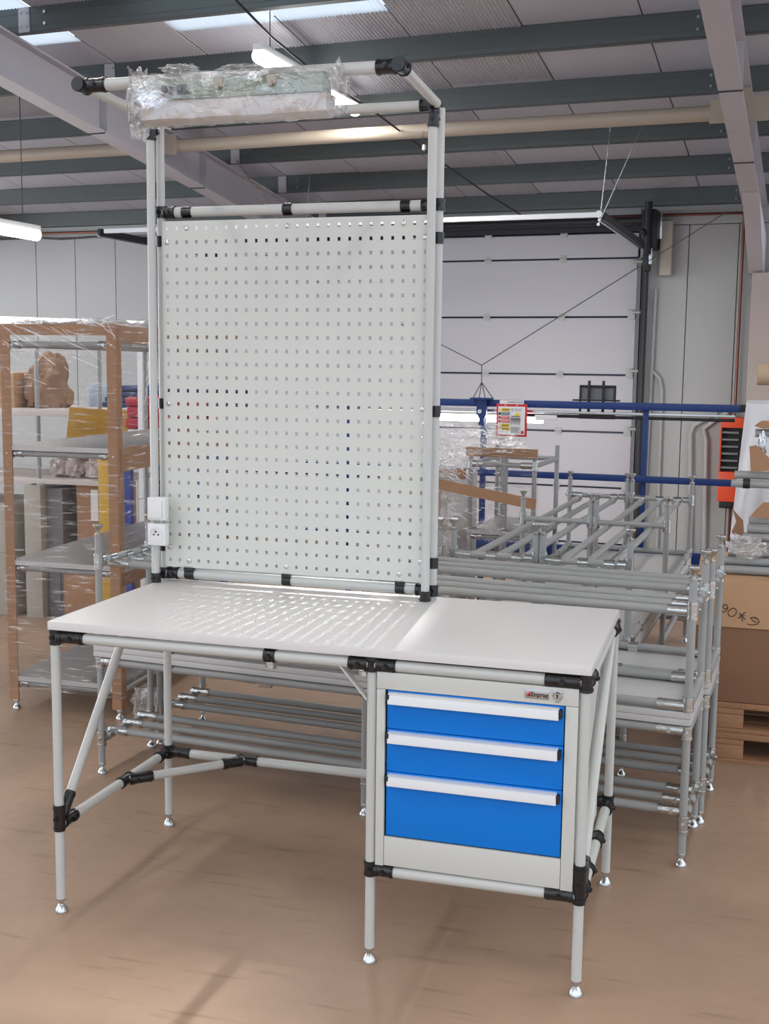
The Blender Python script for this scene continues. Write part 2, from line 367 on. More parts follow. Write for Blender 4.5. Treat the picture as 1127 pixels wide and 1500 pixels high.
# haunch, column and pier under the right rafter
b = BM(); ru = 1.46
def prism(bm, outline, u0, u1):
    A = [bm.verts.new(H(u0, v, z)) for v, z in outline]; B_ = [bm.verts.new(H(u1, v, z)) for v, z in outline]
    bm.faces.new(A); bm.faces.new(B_[::-1])
    for i in range(len(A)): j = (i+1) % len(A); bm.faces.new((A[i], A[j], B_[j], B_[i]))
prism(b, [(5.6, rz(5.6, PZ-.262)-.001), (6.75, 2.30), (6.98, 2.30), (6.98, rz(6.98, PZ-.262)-.001)], ru-.045, ru+.065)
h = struct('trim_17', b, 'rafter', smooth=False); h['label'] = 'grey haunch where the right rafter meets its pier'
b = BM(); add_box(b, (1.445, 6.70, 0), (2.6, 6.98, 2.30), HM, bev=.01); h = struct('wall_right', b, 'pier'); h['label'] = 'beige masonry pier below the right rafter'
# beige tie tube between the rafters, with gusset plates
def tie(u0, u1, n, gl):
    b = BM(); zt = 3.012; v = 4.40
    add_tube(b, H(u0, v, zt), H(u1, v, zt), .043, 24); t = struct(f'trim_{n}', b, 'tie'); t['label'] = 'beige round tie tube between roof rafters'
    for uu, s in ((u0, 1), (u1, -1)):
        b = BM(); add_box(b, (min(uu-.0*s, uu+.10*s), v-.052, zt-.065), (max(uu, uu+.10*s), v-.040, zt+.065), HM)
        add_box(b, (min(uu, uu-.045*s), v-.052, zt-.13), (max(uu, uu-.045*s), v-.044, zt+.12), HM)
        for dz in (-.035, .035): add_tube(b, H(uu-.022*s, v-.066, zt+dz), H(uu-.022*s, v-.052, zt+dz), .013, 6)
        obj('gusset_plate', b, 'tie', t)
tie(-2.24, 1.40, 18, 0); tie(-6.0, -2.36, 19, 0); tie(1.52, 4.3, 20, 0)

# sectional door
b = BM(); add_box(b, (DU0, WV+.03, 0), (DU1, WV+.05, DZ), HM); door = struct('door_1', b, 'doorgap', smooth=False)
zs = [.114, .584, 1.044, 1.514, 1.983, 2.453, 2.655]
zs = [0.0]+zs
for a, c in zip(zs, zs[1:]):
    b = BM(); add_box(b, (DU0+.01, WV-.012, a+.008), (DU1-.012, WV+.03, c-.006), HM, bev=.006)
    obj('door_section', b, 'door', door, smooth=False)
for zj in zs[1:]:
    for du in (-.058, -.696, -1.35, -2.0, -2.6):
        b = BM(); add_box(b, (du-.025, WV-.02, zj-.03), (du+.025, WV-.012, zj+.03), HM, bev=.003)
        add_tube(b, H(du-.03, WV-.022, zj), H(du+.03, WV-.022, zj), .008, 8); obj('hinge', b, 'wall', door)
for zj in (.60, 1.06, 1.53, 2.0, 2.40):
    b = BM(); add_box(b, (DU1-.075, WV-.035, zj-.04), (DU1-.015, WV-.013, zj+.04), HM, bev=.003)
    add_tube(b, H(DU1-.04, WV-.05, zj+.02), H(DU1+.03, WV-.05, zj+.02), .012, 8); obj('roller_bracket', b, 'wall', door)
b = BM()
add_box(b, (DU1-.005, WV-.05, 0), (DU1+.02, WV-.002, 2.45), HM); obj('side_seal', b, 'greybox', door)
b = BM(); add_box(b, (DU1+.035, WV-.085, 0), (DU1+.055, WV-.002, 2.5), HM); obj('guide_track', b, 'dark', door)
b = BM(); pts = [H(DU1+.075, 6.86, 0), H(DU1+.075, 6.86, 2.30)]+[H(DU1+.075, 6.86-.30*(1-math.cos(t)), 2.30+.33*math.sin(t)) for t in [i*math.pi/16 for i in range(1, 8)]]+[H(DU1+.075, 6.50, 2.60)]
add_path(b, pts, .018, 8); obj('curved_track', b, 'dark', door)
b = BM(); add_box(b, (DU0, WV-.04, DZ-.0), (DU1+.1, WV-.002, DZ+.05), HM); obj('lintel_seal', b, 'dark', door)
b = BM(); add_tube(b, H(DU0, 6.88, 2.735), H(DU1+.05, 6.88, 2.735), .03, 12); obj('spring_shaft', b, 'dark', door)
b = BM(); add_box(b, (.60, 6.72, 2.50), (.72, 6.96, 2.80), HM, bev=.02); add_tube(b, H(.655, 6.70, 2.45), H(.655, 6.70, 2.85), .03, 14)
add_box(b, (.62, 6.75, 2.33), (.67, 6.85, 2.5), HM, bev=.01)
o = obj('door_motor', b, 'dark', door)
b = BM(); add_box(b, (.735, 6.86, 2.30), (.825, 6.98, 2.72), HM, bev=.006); obj('motor_cover', b, 'tan', door)
b = BM(); add_box(b, (.72, 6.84, 2.58), (.745, 6.9, 2.80), HM, bev=.003); add_box(b, (.665, 6.74, 2.38), (.69, 6.78, 2.56), HM, bev=.003); obj('motor_bracket', b, 'chrome', door)
# horizontal top track, white, with end bulb
tr = thing('door_ceiling_track', H(.62, 4.8, 2.52), 'pale cross bar and horizontal tracks of the sectional door under the purlins', 'track')
b = BM(); add_box(b, (-3.0, 4.785, 2.505), (.62, 4.815, 2.535), HM); obj('cross_bar', b, 'alu', tr)
b = BM(); add_tube(b, H(.62, 4.80, 2.52), H(.62, 4.755, 2.52), .022, 14); obj('end_cap', b, 'alu', tr)
for uu in (.635, -3.05):
    b = BM(); add_box(b, (uu-.012, 4.8, 2.49), (uu+.012, 6.62, 2.54), HM); obj('horizontal_track', b, 'dark', tr)
    b = BM(); add_box(b, (uu-.030, 4.82, 2.485), (uu-.014, 6.58, 2.50), HM); obj('track_lip', b, 'chrome', tr)
# perforated hangers
def hanger(p0, p1, label):
    o = thing('perforated_hanger', p0, label, 'hanger')
    p0, p1 = Vector(p0), Vector(p1); X, L = axis_m(p0, p1); n = int(L/.05)
    b = BM()
    for s in (-1, 1): add_box(b, (s*.009-.003, -.0015, -L/2), (s*.009+.003, .0015, L/2), X)
    for i in range(n+1): zc = -L/2+i*L/n; add_box(b, (-.009, -.0015, zc-.007), (.009, .0015, zc+.007), X)
    obj('strip', b, 'screw', o, smooth=False)
    b = BM(); add_tube(b, p1+HV*(-.012), p1+HV*.006, .01, 8); obj('bolt', b, 'screw', o)
hanger(H(.668, 4.80, 3.06), H(.622, 4.80, 2.50), 'perforated steel hanger strip running straight up from the door track end')
hanger(H(.855, 4.80, 3.03), H(.615, 4.79, 2.46), 'perforated steel hanger strip leaning right from the door track end')
hanger(H(-1.90, 6.0, 3.05), H(-1.93, 5.98, 2.55), 'perforated hanger hanging beside the left rafter, above the pegboard')
hanger(H(-2.12, 5.2, 3.04), H(-1.95, 5.6, 2.62), 'slanting perforated hanger crossing the left rafter above the pegboard')

# pipes on the wall
def pipe(name, pts, r, m, label, cat): o = obj(name, add_path(BM(), pts, r, 10), m, base=pts[0]); return tag(o, label, cat)
pipe('copper_pipe', [H(-8, 6.955, 2.80), H(1.335, 6.955, 2.775), H(1.352, 6.955, 2.755), H(1.355, 6.955, .05)], .011, 'copper', 'long copper pipe along the wall top, turning down at the right pier', 'pipe')
pipe('conduit', [H(.70, 6.97, 2.2), H(.675, 6.97, .03)], .014, 'wall', 'grey conduit rising right beside the door track', 'conduit')
pipe('conduit', [H(.79, 6.975, .03), H(.78, 6.975, 1.40), H(.76, 6.975, 1.49), H(.69, 6.975, 1.56)], .014, 'wall', 'grey conduit hooking left at its top, beside the door track', 'conduit')
pipe('conduit', [H(1.06, 6.97, .03), H(1.02, 6.97, 1.05), H(1.04, 6.97, 1.12), H(1.16, 6.97, 1.20), H(1.22, 6.97, 1.22)], .018, 'wall', 'grey conduit bending right below the blue rail, nearer the door', 'conduit')
pipe('conduit', [H(1.17, 6.97, .03), H(1.145, 6.97, 1.0), H(1.12, 6.97, 1.10), H(1.24, 6.97, 1.20), H(1.3, 6.97, 1.23)], .018, 'wall', 'grey conduit with a kinked top, nearer the orange unit', 'conduit')
# ceiling cable
pts = [H(-.69, 1.6, 3.45), H(-.672, 2.40, 3.24), H(-.70, 2.84, 3.19), H(-.65, 3.4, 3.10), H(-.595, 3.96, 3.06), H(-.504, 5.09, 2.93), H(-.42, 5.9, 2.84), H(-.30, 6.7, 2.75)]
o = obj('ceiling_cable', add_path(BM(), pts, .006, 6), 'rubber', base=pts[0]); tag(o, 'thin black cable crossing the ceiling past the lit tube lamp', 'cable')
pts = [H(-8, 6.9, 2.79)]+[H(-5.6+.35*i, 6.93, 2.755+.012*math.sin(i*2.3)-.006*i) for i in range(9)]
o = obj('wall_cable', add_path(BM(), pts, .009, 6), 'rubber', base=pts[0]); tag(o, 'bundle of black cables sagging along the top of the left wall', 'cable')
# string with hanging claw
st = thing('suspension_string', H(-.068, 4.6, 1.578), 'thin dark string slung across the door, holding the blue bracket', 'string')
for a, c in (((-1.6, 4.6, 2.30), (-.068, 4.6, 1.578)), ((-.068, 4.6, 1.578), (1.403, 4.6, 2.489)), ((-.068, 4.6, 1.578), (-.066, 4.6, 1.47)), ((-.066, 4.6, 1.47), (-.12, 4.6, 1.372)), ((-.066, 4.6, 1.47), (-.08, 4.6, 1.372)), ((-.066, 4.6, 1.47), (-.04, 4.6, 1.372)), ((-.066, 4.6, 1.47), (.008, 4.6, 1.372))):
    obj('strand', add_tube(BM(), H(*a), H(*c), .0028, 6), 'cable', st)

# ================================================================== LUMINAIRES
for k, (u, v, z, L) in enumerate(CEIL_LAMPS):
    lab = ['lit ceiling tube lamp above the wrapped lamp bar', 'lit tube lamp at the left edge above the grey wall', 'tube lamp over the middle of the workbench', 'tube lamp behind the viewer, left row',
           'tube lamp behind the viewer, right row', 'tube lamp over the left floor', 'tube lamp over the right of the workbench', 'tube lamp in the right bay', 'added unseen tube lamp in the far left bay, brightening the grey wall'][k]
    t = thing('tube_lamp', H(u, v, z), lab, 'lamp')
    b = BM(); add_tube(b, H(u, v-L/2, z-.01), H(u, v+L/2, z-.01), .038, 14); obj('diffuser', b, 'tubeglow', t)
    b = BM(); add_box(b, (u-.03, v-L/2-.01, z+.015), (u+.03, v+L/2+.01, z+.05), HM, bev=.006); obj('housing', b, 'white', t)
    for s in (-.4, .4):
        vv = v+s*L; b = BM(); add_tube(b, H(u, vv, z+.05), H(u, vv, rz(vv, RZ)-.012), .003, 6); obj('suspension_wire', b, 'cable', t)

# ================================================================== PIPE-FRAME MODEL (chrome clamps)
FOOT = [(.018, 0), (.0185, .006), (.016, .012), (.011, .018), (.007, .026), (.007, .034), (.014, .036), (.014, .044), (.0135, .046)]
def sleeve(bm, p0, p1, r, bolts=True):
    add_tube(bm, p0, p1, r, 14)
    p0, p1 = Vector(p0), Vector(p1); d = (p1-p0).normalized(); n = Vector((0, -1, 0)) if abs(d.y) < .8 else Vector((1, 0, 0))
    for s in (.12, .88):
        c = p0.lerp(p1, s); add_tube(bm, c-d*.003, c+d*.003, r+.0018, 14)
    if bolts:
        c = (p0+p1)/2; add_tube(bm, c+n*(r-.004), c+n*(r+.005), .0075, 10); add_tube(bm, c+n*(r+.005), c+n*(r+.008), .0045, 6)
def low_table(L, Wd, label, name='pipe_frame_table'):
    t = thing(name, (0, 0, 0), label, 'table', 'low pipe-frame tables stacked in pairs')
    b = BM(); add_box(b, (-.022, -.012, .462), (L+.012, Wd+.012, .483), bev=.002); obj('tabletop', b, 'board2', t)
    R_ = .0128
    for x in (0, L/2, L):
        for y in (0, Wd):
            l = obj('leg', add_tube(BM(), (x, y, .044), (x, y, .452), R_), 'tube2', t)
            obj('foot', add_lathe(BM(), (x, y, 0), FOOT), 'chrome', l)
    for y in (0, Wd): obj('apron_rail', add_tube(BM(), (.01, y, .444), (L-.01, y, .444), .0145), 'tube2', t)
    for x in (0, L/2, L): obj('cross_rail', add_tube(BM(), (x, .01, .140), (x, Wd-.01, .140), .0135), 'tube2', t)
    for x in (0, L): obj('cross_rail', add_tube(BM(), (x, .01, .444), (x, Wd-.01, .444), .0135), 'tube2', t)
    RY = (.055, .157, .259)
    for y in RY: obj('long_rail', add_tube(BM(), (.02, y, .160), (L-.02, y, .160), .0145), 'tube2', t)
    for x in (0, L):
        s = 1 if x == 0 else -1
        for y in (0, Wd):
            b = BM(); sleeve(b, (x, y, .415), (x, y, .461), .0165); sleeve(b, (x+s*.012, y, .444), (x+s*.095, y, .444), .0175); obj('corner_clamp', b, 'chrome', t)
            b = BM(); sleeve(b, (x, y, .110), (x, y, .170), .0165); sg = 1 if y == 0 else -1; sleeve(b, (x, y+sg*.012, .14), (x, y+sg*.045, .14), .0165); obj('leg_clamp', b, 'chrome', t)
        for y in RY:
            b = BM(); sleeve(b, (x+s*.0, y, .160), (x+s*.085, y, .160), .0172); add_tube(b, (x, y-.02, .142), (x, y+.02, .142), .018, 12); obj('rail_clamp', b, 'chrome', t)
    for x in (L*.14, L*.5, L*.86):
        for y in (0, Wd):
            b = BM(); add_tube(b, (x-.018, y, .444), (x+.018, y, .444), .0172, 12); add_box(b, (x-.018, y-.016, .448), (x+.018, y+.016, .4615)); obj('top_clamp', b, 'chrome', t)
    for y in (0, Wd):
        b = BM(); sleeve(b, (L/2, y, .110), (L/2, y, .170), .0165); obj('leg_clamp', b, 'chrome', t)
    return t
def place(t, x, y, ang, flip, L, Wd, label):
    t['label'] = label
    if flip:
        # turned upside down about its long axis: local y -> Wd - y, z -> 2h - z
        t.rotation_euler = (math.pi, 0, ang); c = Vector((0, Wd, 0)); c.rotate(Matrix.Rotation(ang, 3, 'Z'))
        t.location = (x+c.x, y+c.y, .9665+.0005)
    else:
        t.rotation_euler = (0, 0, ang); t.location = (x, y, 0)
LB, WB = 2.172, .345
p1 = low_table(LB, WB, '')
aB = math.radians(-4.55)
spots = [(-.475, 1.047, False, 'grey low pipe-frame table standing on the floor, right behind the workbench'),
         (-.475, 1.047, True, 'upside-down low table, feet up, stacked right behind the workbench'),
         (-.428, 1.434, False, 'grey low pipe-frame table on the floor, second row behind the workbench'),
         (-.428, 1.434, True, 'upside-down low table, feet up, on the second row behind the workbench')]
for i, (x, y, fl, lab) in enumerate(spots): place(p1 if i == 0 else copy_tree(p1), x, y, aB, fl, LB, WB, lab)
LD, WD = 2.385, .335
p2 = low_table(LD, WD, '')
aD = math.radians(90-3.5)
for i, (x, y, fl, lab) in enumerate([(1.072, 1.665, False, 'low pipe-frame table running away in depth, lower of the left pair'),
                                     (1.072, 1.665, True, 'upside-down low table running away in depth, feet up, left of the pair'),
                                     (1.434, 1.640, False, 'low pipe-frame table running away in depth, lower of the right pair'),
                                     (1.434, 1.640, True, 'upside-down low table running away in depth, feet up, right of the pair')]):
    place(p2 if i == 0 else copy_tree(p2), x+0, y+.02, aD, fl, LD, WD, lab)

# ================================================================== THE WORKBENCH
wb = thing('workbench', (.735, .335, 0), 'large light grey pipe-frame workbench with white worktop and tall perforated back panel', 'workbench')
R0 = .0131
b = BM(); add_box(b, (-.014, -.016, .829), (1.484, .692, .853), bev=.002); top = obj('worktop', b, 'worktop', wb, 'white laminate worktop')
BF = [(.019, 0), (.0195, .004), (.0165, .011), (.010, .022), (.0065, .026), (.0065, .034), (.0125, .036), (.0125, .042)]
legs = dict(FL=(0, 0), M=(.926, 0), FR=(1.47, 0), BL=(0, .67), BR=(1.474, .667))
for n, (x, y) in legs.items():
    l = obj('leg', add_tube(BM(), (x, y, .042), (x, y, .826), R0, 20), 'tube', wb); obj('foot', add_lathe(BM(), (x, y, 0), BF), 'chrome', l, 'chrome levelling foot')
def rail(name, a, c, r=.0148): return obj(name, add_tube(BM(), a, c, r, 20), 'tube', wb)
rail('front_rail', (.01, 0, .808), (1.46, 0, .808)); rail('back_rail', (.01, .668, .808), (1.46, .668, .808))
for x in (0, 1.472): rail('side_rail', (x, .01, .808), (x, .66, .808)); rail('lower_side_rail', (x, .01, .262), (x, .66, .262))
rail('lower_front_rail', (.94, 0, .258), (1.46, 0, .262)); rail('lower_back_rail', (.01, .668, .262), (1.46, .668, .262))
rail('corner_brace', (.0, .375, .262), (.285, .665, .262), .0135)
rail('diagonal_brace', (0, .03, .30), (0, .44, .80), .0135); rail('diagonal_brace', (1.472, .03, .30), (1.472, .60, .80), .0135)
rail('cross_rail', (.926, .01, .795), (.926, .66, .795), .0135); rail('cross_rail', (.926, .01, .262), (.926, .66, .262), .0135)
def bj(*segs, name='joint'):
    b = BM()
    for p0, p1, r in segs: sleeve(b, p0, p1, r)
    return obj(name, b, 'black', wb, 'black plastic pipe joint')
RJ = .0175
bj(((0, 0, .785), (0, 0, .8285), .016), ((.012, 0, .808), (.094, 0, .808), RJ), ((0, .012, .808), (0, .09, .808), RJ))
bj(((1.47, 0, .785), (1.47, 0, .8285), .017), ((1.37, 0, .808), (1.458, 0, .808), RJ), ((1.472, .012, .808), (1.472, .09, .808), RJ))
bj(((.926, 0, .790), (.926, 0, .8285), .017), ((.863, 0, .808), (.914, 0, .808), RJ), ((.938, 0, .808), (.990, 0, .808), RJ))
bj(((.629, 0, .808), (.661, 0, .808), RJ), name='rail_clamp')
b = BM(); add_tube(b, (.645, .0, .775), (.645, 0, .792), .012, 10); add_box(b, (.632, -.012, .772), (.658, .012, .778)); obj('clamp_screw', b, 'chrome', wb)
for x, y, s in ((0, .668, 1), (1.474, .667, -1)):
    bj(((x, y, .785), (x, y, .8285), .016), ((x+s*.012, y, .808), (x+s*.09, y, .808), RJ), ((x, y-.012, .808), (x, y-.09, .808), RJ))
    bj(((x, y, .240), (x, y, .285), .0165), ((x+s*.012, y, .262), (x+s*.085, y, .262), RJ), ((x, y-.012, .262), (x, y-.075, .262), RJ))
bj(((0, 0, .244), (0, 0, .320), .0168), ((0, .012, .262), (0, .080, .262), RJ), ((0, .014, .283), (0, .060, .338), .0165))
bj(((1.47, 0, .244), (1.47, 0, .345), .0172), ((1.385, 0, .262), (1.458, 0, .262), RJ), ((1.472, .012, .262), (1.472, .08, .262), RJ), ((1.472, .014, .283), (1.472, .070, .335), .0165))
bj(((.926, 0, .242), (.926, 0, .282), .0165), ((.938, 0, .26), (.990, 0, .26), RJ))
bj(((0, .34, .262), (0, .41, .262), RJ), ((.010, .385, .262), (.062, .438, .262), RJ)); bj(((.255, .668, .262), (.33, .668, .262), RJ), ((.228, .607, .262), (.276, .656, .262), RJ))
bj(((1.472, .335, .262), (1.472, .40, .262), RJ), ((1.472, .150, .262), (1.472, .175, .262), RJ))
b = BM(); X, Lx = axis_m((.84, -.0, .800), (.915, 0, .715)); add_box(b, (-.012, -.002, -Lx/2), (.012, .002, Lx/2), X); add_tube(b, (.905, -.008, .782), (.905, .008, .782), .007, 8); obj('angle_bracket', b, 'tube', wb)
# upright frame
ux = (.0, .915)
for x in ux: rail('back_post', (x, .662, .853), (x, .662, 2.32), .0131)
fx = (-.010, .9035)
for x in fx:
    rail('front_post', (x, .615, .853), (x, .615, 2.30), .0131)
    bj(((x, .615, .853), (x, .615, .884), .0165), name='post_cap')
rail('top_cross_tube', (.01, .662, 2.043), (.905, .662, 2.043), .0160); rail('bottom_cross_tube', (.01, .662, .8785), (.905, .662, .8785), .0160)
for z, in ((2.043,), (.8785,)):
    bj(((0, .662, z-.018), (0, .662, z+.018), .0172), ((.014, .662, z), (.052, .662, z), .0188)); bj(((.915, .662, z-.018), (.915, .662, z+.018), .0172), ((.862, .662, z), (.901, .662, z), .0188))
    for x0, x1 in ((.077, .110), (.420, .450), (.798, .828)):
        b = BM(); add_tube(b, (x0, .662, z), (x1, .662, z), .0185, 16); s = -1 if z > 1.5 else 1; add_box(b, (x0, .644, z+s*.016-.004), (x1, .658, z+s*.024+.004)); obj('panel_clamp', b, 'black', wb, 'black plastic panel clamp')
for x, zz in ((0, (1.952, 1.436, .969)), (.915, (1.946, 1.431, .965))):
    for z in zz:
        b = BM(); add_tube(b, (x, .662, z-.017), (x, .662, z+.017), .0165, 16); add_box(b, (min(x, x+(.022 if x < .5 else -.022)), .645, z-.014), (max(x, x+(.022 if x < .5 else -.022)), .66, z+.014)); obj('panel_clamp', b, 'black', wb, 'black plastic panel clamp')
# overhead arms and bars
ZA = 2.322
rail('front_bar', (.045, .17, ZA), (.915, .17, ZA), .0165); rail('back_bar', (.01, .650, ZA+.006), (.895, .650, ZA+.006), .0150)
for x in (.018, .932): rail('arm', (x, .18, ZA), (x-.015 if x > .5 else x-.01, .60, ZA), .0140)
bj(((.018, .142, ZA), (.018, .200, ZA), .0185), ((.030, .17, ZA), (.094, .17, ZA), .0192)); bj(((.932, .142, ZA), (.932, .205, ZA), .0185), ((.868, .17, ZA), (.920, .17, ZA), .0192))
for x in (-.008, .905):
    s = 1 if x < .5 else -1
    bj(((x, .615, 2.258), (x, .615, 2.306), .0162), ((x, .560, ZA), (x, .625, ZA), .0172), ((x+s*.008, .650, ZA+.006), (x+s*.05, .650, ZA+.006), .0172), ((x, .662, 2.28), (x, .662, 2.335), .0162))
# perforated panel: real square holes, folded edges
px0, pz0, dx, dz = .0290, .9255, .0340, .04260
N_ = 26; hw = .0047; hh = .0057; YF, YB = .6440, .6468
x_lo, x_hi, z_lo, z_hi = px0-.017, px0+25*dx+.017, pz0-.0213, pz0+25*dz+.0213
xs = [x_lo]+[c for i in range(N_) for c in (px0+i*dx-hw, px0+i*dx+hw)]+[x_hi]
zz = [z_lo]+[c for i in range(N_) for c in (pz0+i*dz-hh, pz0+i*dz+hh)]+[z_hi]
b = BM(); vf = [[b.verts.new((x, YF, z)) for x in xs] for z in zz]; vb = [[b.verts.new((x, YB, z)) for x in xs] for z in zz]
for j in range(len(zz)-1):
    for i in range(len(xs)-1):
        if i % 2 == 1 and j % 2 == 1:
            q = ((j, i), (j, i+1), (j+1, i+1), (j+1, i))
            for (a1, a2), (c1, c2) in zip(q, q[1:]+q[:1]): b.faces.new((vf[a1][a2], vf[c1][c2], vb[c1][c2], vb[a1][a2]))
        else:
            b.faces.new((vf[j][i], vf[j][i+1], vf[j+1][i+1], vf[j+1][i])); b.faces.new((vb[j][i], vb[j+1][i], vb[j+1][i+1], vb[j][i+1]))
add_box(b, (x_lo-.0015, YF, z_lo), (x_lo, YF+.016, z_hi)); add_box(b, (x_hi, YF, z_lo), (x_hi+.0015, YF+.016, z_hi))
add_box(b, (x_lo, YF, z_hi), (x_hi, YF+.012, z_hi+.0015)); add_box(b, (x_lo, YF, z_lo-.0015), (x_hi, YF+.012, z_lo))
me_panel = obj('perforated_panel', b, 'panel', wb, 'light grey panel with rows of square holes', smooth=False)
for c, r in ((2, 25), (12, 25), (23, 25), (0, 24), (25, 24), (0, 12), (25, 12), (0, 1), (25, 1), (2, 0), (12, 0), (23, 0)):
    x, z = px0+c*dx, pz0+r*dz; b = BM(); add_lathe(b, (x, YF, z), [(.0088, 0), (.0082, .0025), (.005, .004)], 14, Matrix.Rotation(math.radians(90), 4, 'X')); obj('screw', b, 'screw', me_panel)

# switch and socket on the left front post
def outlet(z0, z1, label, sock):
    n = 'power_socket' if sock else 'light_switch'
    t = thing(n, (.014, .58, z0), label, 'socket' if sock else 'switch')
    b = BM(); add_box(b, (-.017, .573, z0), (.047, .604, z1), bev=.006); obj('box', b, 'white', t)
    xc, zc = .015, (z0+z1)/2
    if sock:
        b = BM(); add_lathe(b, (xc, .5735, zc), [(.0245, 0), (.0245, .004), (.020, .004), (.019, -.002)], 24, Matrix.Rotation(math.radians(90), 4, 'X')); obj('socket_ring', b, 'white', t)
        b = BM()
        for ddx in (-.008, .008): add_tube(b, (xc+ddx, .571, zc), (xc+ddx, .5745, zc), .0028, 8)
        add_tube(b, (xc, .566, zc+.010), (xc, .5745, zc+.010), .0026, 8); obj('contacts', b, 'ink', t)
    else:
        b = BM(); add_box(b, (xc-.023, .566, zc-.029), (xc+.023, .5735, zc+.030), bev=.003); obj('rocker', b, 'white', t)
    b = BM(); add_box(b, (-.02, .5985, z0-.004), (.05, .6015, z0+.004)); obj('bracket', b, 'screw', t)
outlet(1.063, 1.138, 'white rocker switch box on the left upright, above the socket', False)
outlet(.981, 1.053, 'white round-well power socket box on the left upright, below the switch', True)

# ------------------------------------------------------------------ drawer cabinet
cb = thing('drawer_cabinet', (1.197, .25, .2765), 'light grey steel cabinet with three blue drawers hung under the workbench', 'cabinet')
x0, x1, zb, zt, yf, yb = .9415, 1.4545, .2765, .7925, -.012, .52
b = BM(); add_box(b, (x0, yf+.012, zb), (x0+.012, yb, zt)); add_box(b, (x1-.012, yf+.012, zb), (x1, yb, zt)); add_box(b, (x0+.012, yb-.01, zb), (x1-.012, yb, zt))
add_box(b, (x0+.012, yf+.012, zt-.01), (x1-.012, yb-.01, zt)); add_box(b, (x0+.012, yf+.012, zb), (x1-.012, yb-.01, zb+.01)); obj('body', b, 'cab', cb, smooth=False)
b = BM(); add_box(b, (x0, yf, zb), (x0+.0225, yf+.012, .7475), bev=.0015); obj('frame_stile', b, 'cab', cb); b = BM(); add_box(b, (x1-.031, yf, zb), (x1, yf+.012, .7475), bev=.0015); obj('frame_stile', b, 'cab', cb)
b = BM(); add_box(b, (x0, yf, .7485), (x1, yf+.012, zt), bev=.0015); hd = obj('frame_header', b, 'cab', cb)
b = BM(); add_box(b, (x0+.0235, yf+.001, zb+.002), (x1-.032, yf+.012, .3565), bev=.0015); obj('plinth', b, 'cab', cb)
dx0, dx1 = x0+.0275, x1-.034
for za, zc in ((.646, .7465), (.533, .644), (.360, .531)):
    b = BM(); add_box(b, (dx0, yf+.004, za), (dx1, yf+.02, zc), bev=.0015); add_box(b, (dx0+.01, yf+.02, za+.01), (dx1-.01, yb-.06, zc-.015)); d = obj('drawer', b, 'blue', cb, 'bright blue drawer front')
    zh = zc-.004
    b = BM(); y = yf+.004
    prof = [(y, zh), (y-.012, zh-.001), (y-.017, zh-.005), (y-.020, zh-.022), (y-.0205, zh-.028), (y-.016, zh-.0285), (y-.013, zh-.008), (y, zh-.006)]
    A = [b.verts.new((dx0+.006, q[0], q[1])) for q in prof]; C_ = [b.verts.new((dx1-.012, q[0], q[1])) for q in prof]
    b.faces.new(A); b.faces.new(C_[::-1])
    for i in range(len(A)): j = (i+1) % len(A); b.faces.new((A[i], A[j], C_[j], C_[i]))
    obj('handle', b, 'alu', d, 'brushed aluminium handle strip')
    for xa in (dx0+.001, dx1-.0125):
        b = BM(); add_box(b, (xa, y-.019, zh-.024), (xa+.0085, y, zh-.004), bev=.001); obj('handle_end', b, 'ink', d, 'black handle end')
b = BM(); add_box(b, (1.3225, yf-.0025, .7600), (1.3825, yf, .7835), bev=.001); bd = obj('badge', b, 'screw', hd, 'silver maker badge')
b = BM(); add_quad(b, (1.3255, yf-.003, .7665), (1.3365, yf-.003, .7665), (1.3365, yf-.003, .7785), (1.3345, yf-.003, .7770)); obj('badge_mark', b, 'red', cb, 'small red triangle mark')
b = BM(); add_quad(b, (1.3290, yf-.0033, .7660), (1.3365, yf-.0033, .7660), (1.3365, yf-.0033, .7710), (1.3325, yf-.0033, .7685)); obj('badge_mark', b, 'ink', cb)
text_mesh('badge_lettering', 'Enprag', .0155, 'ink', face_m((1.3590, yf-.0032, .7710), (1, 0, 0), (0, 0, 1)), cb, 'black lettering on the badge', .0003)
b = BM(); add_lathe(b, (1.4035, yf, .773), [(.0125, 0), (.0125, .004), (.0095, .007), (.0085, .010), (.0035, .010)], 20, Matrix.Rotation(math.radians(90), 4, 'X'))
add_box(b, (1.3985, yf-.006, .757), (1.4085, yf, .764), bev=.002); add_box(b, (1.3915, yf-.006, .777), (1.4155, yf, .785), bev=.002); lk = obj('lock', b, 'chrome', cb, 'chrome key lock')
b = BM(); add_box(b, (1.4022, yf-.0115, .768), (1.4048, yf-.0095, .775)); add_tube(b, (1.4035, yf-.0115, .7755), (1.4035, yf-.0095, .7755), .0026, 8); obj('keyhole', b, 'ink', cb)

# ------------------------------------------------------------------ wrapped lamp on the front bar
lp = thing('wrapped_lamp', (.48, .17, 2.25), 'long green and white lamp wrapped in clear plastic under the front bar', 'lamp')
b = BM(); prof = [(.136, 2.262), (.128, 2.238), (.136, 2.215), (.155, 2.205), (.180, 2.205), (.198, 2.215), (.204, 2.238), (.196, 2.262)]
def extr(bm, prof, xa, xb):
    A = [bm.verts.new((xa, *q)) for q in prof]; C_ = [bm.verts.new((xb, *q)) for q in prof]; bm.faces.new(A); bm.faces.new(C_[::-1])
    for i in range(len(A)): j = (i+1) % len(A); bm.faces.new((A[i], A[j], C_[j], C_[i]))
extr(b, prof, .215, .745); obj('lower_shell', b, 'lampwhite', lp)
b = BM(); extr(b, [(.130, 2.263), (.122, 2.285), (.130, 2.310), (.150, 2.318), (.186, 2.3), (.202, 2.285), (.200, 2.263)], .225, .735); obj('housing', b, 'lampgreen', lp)
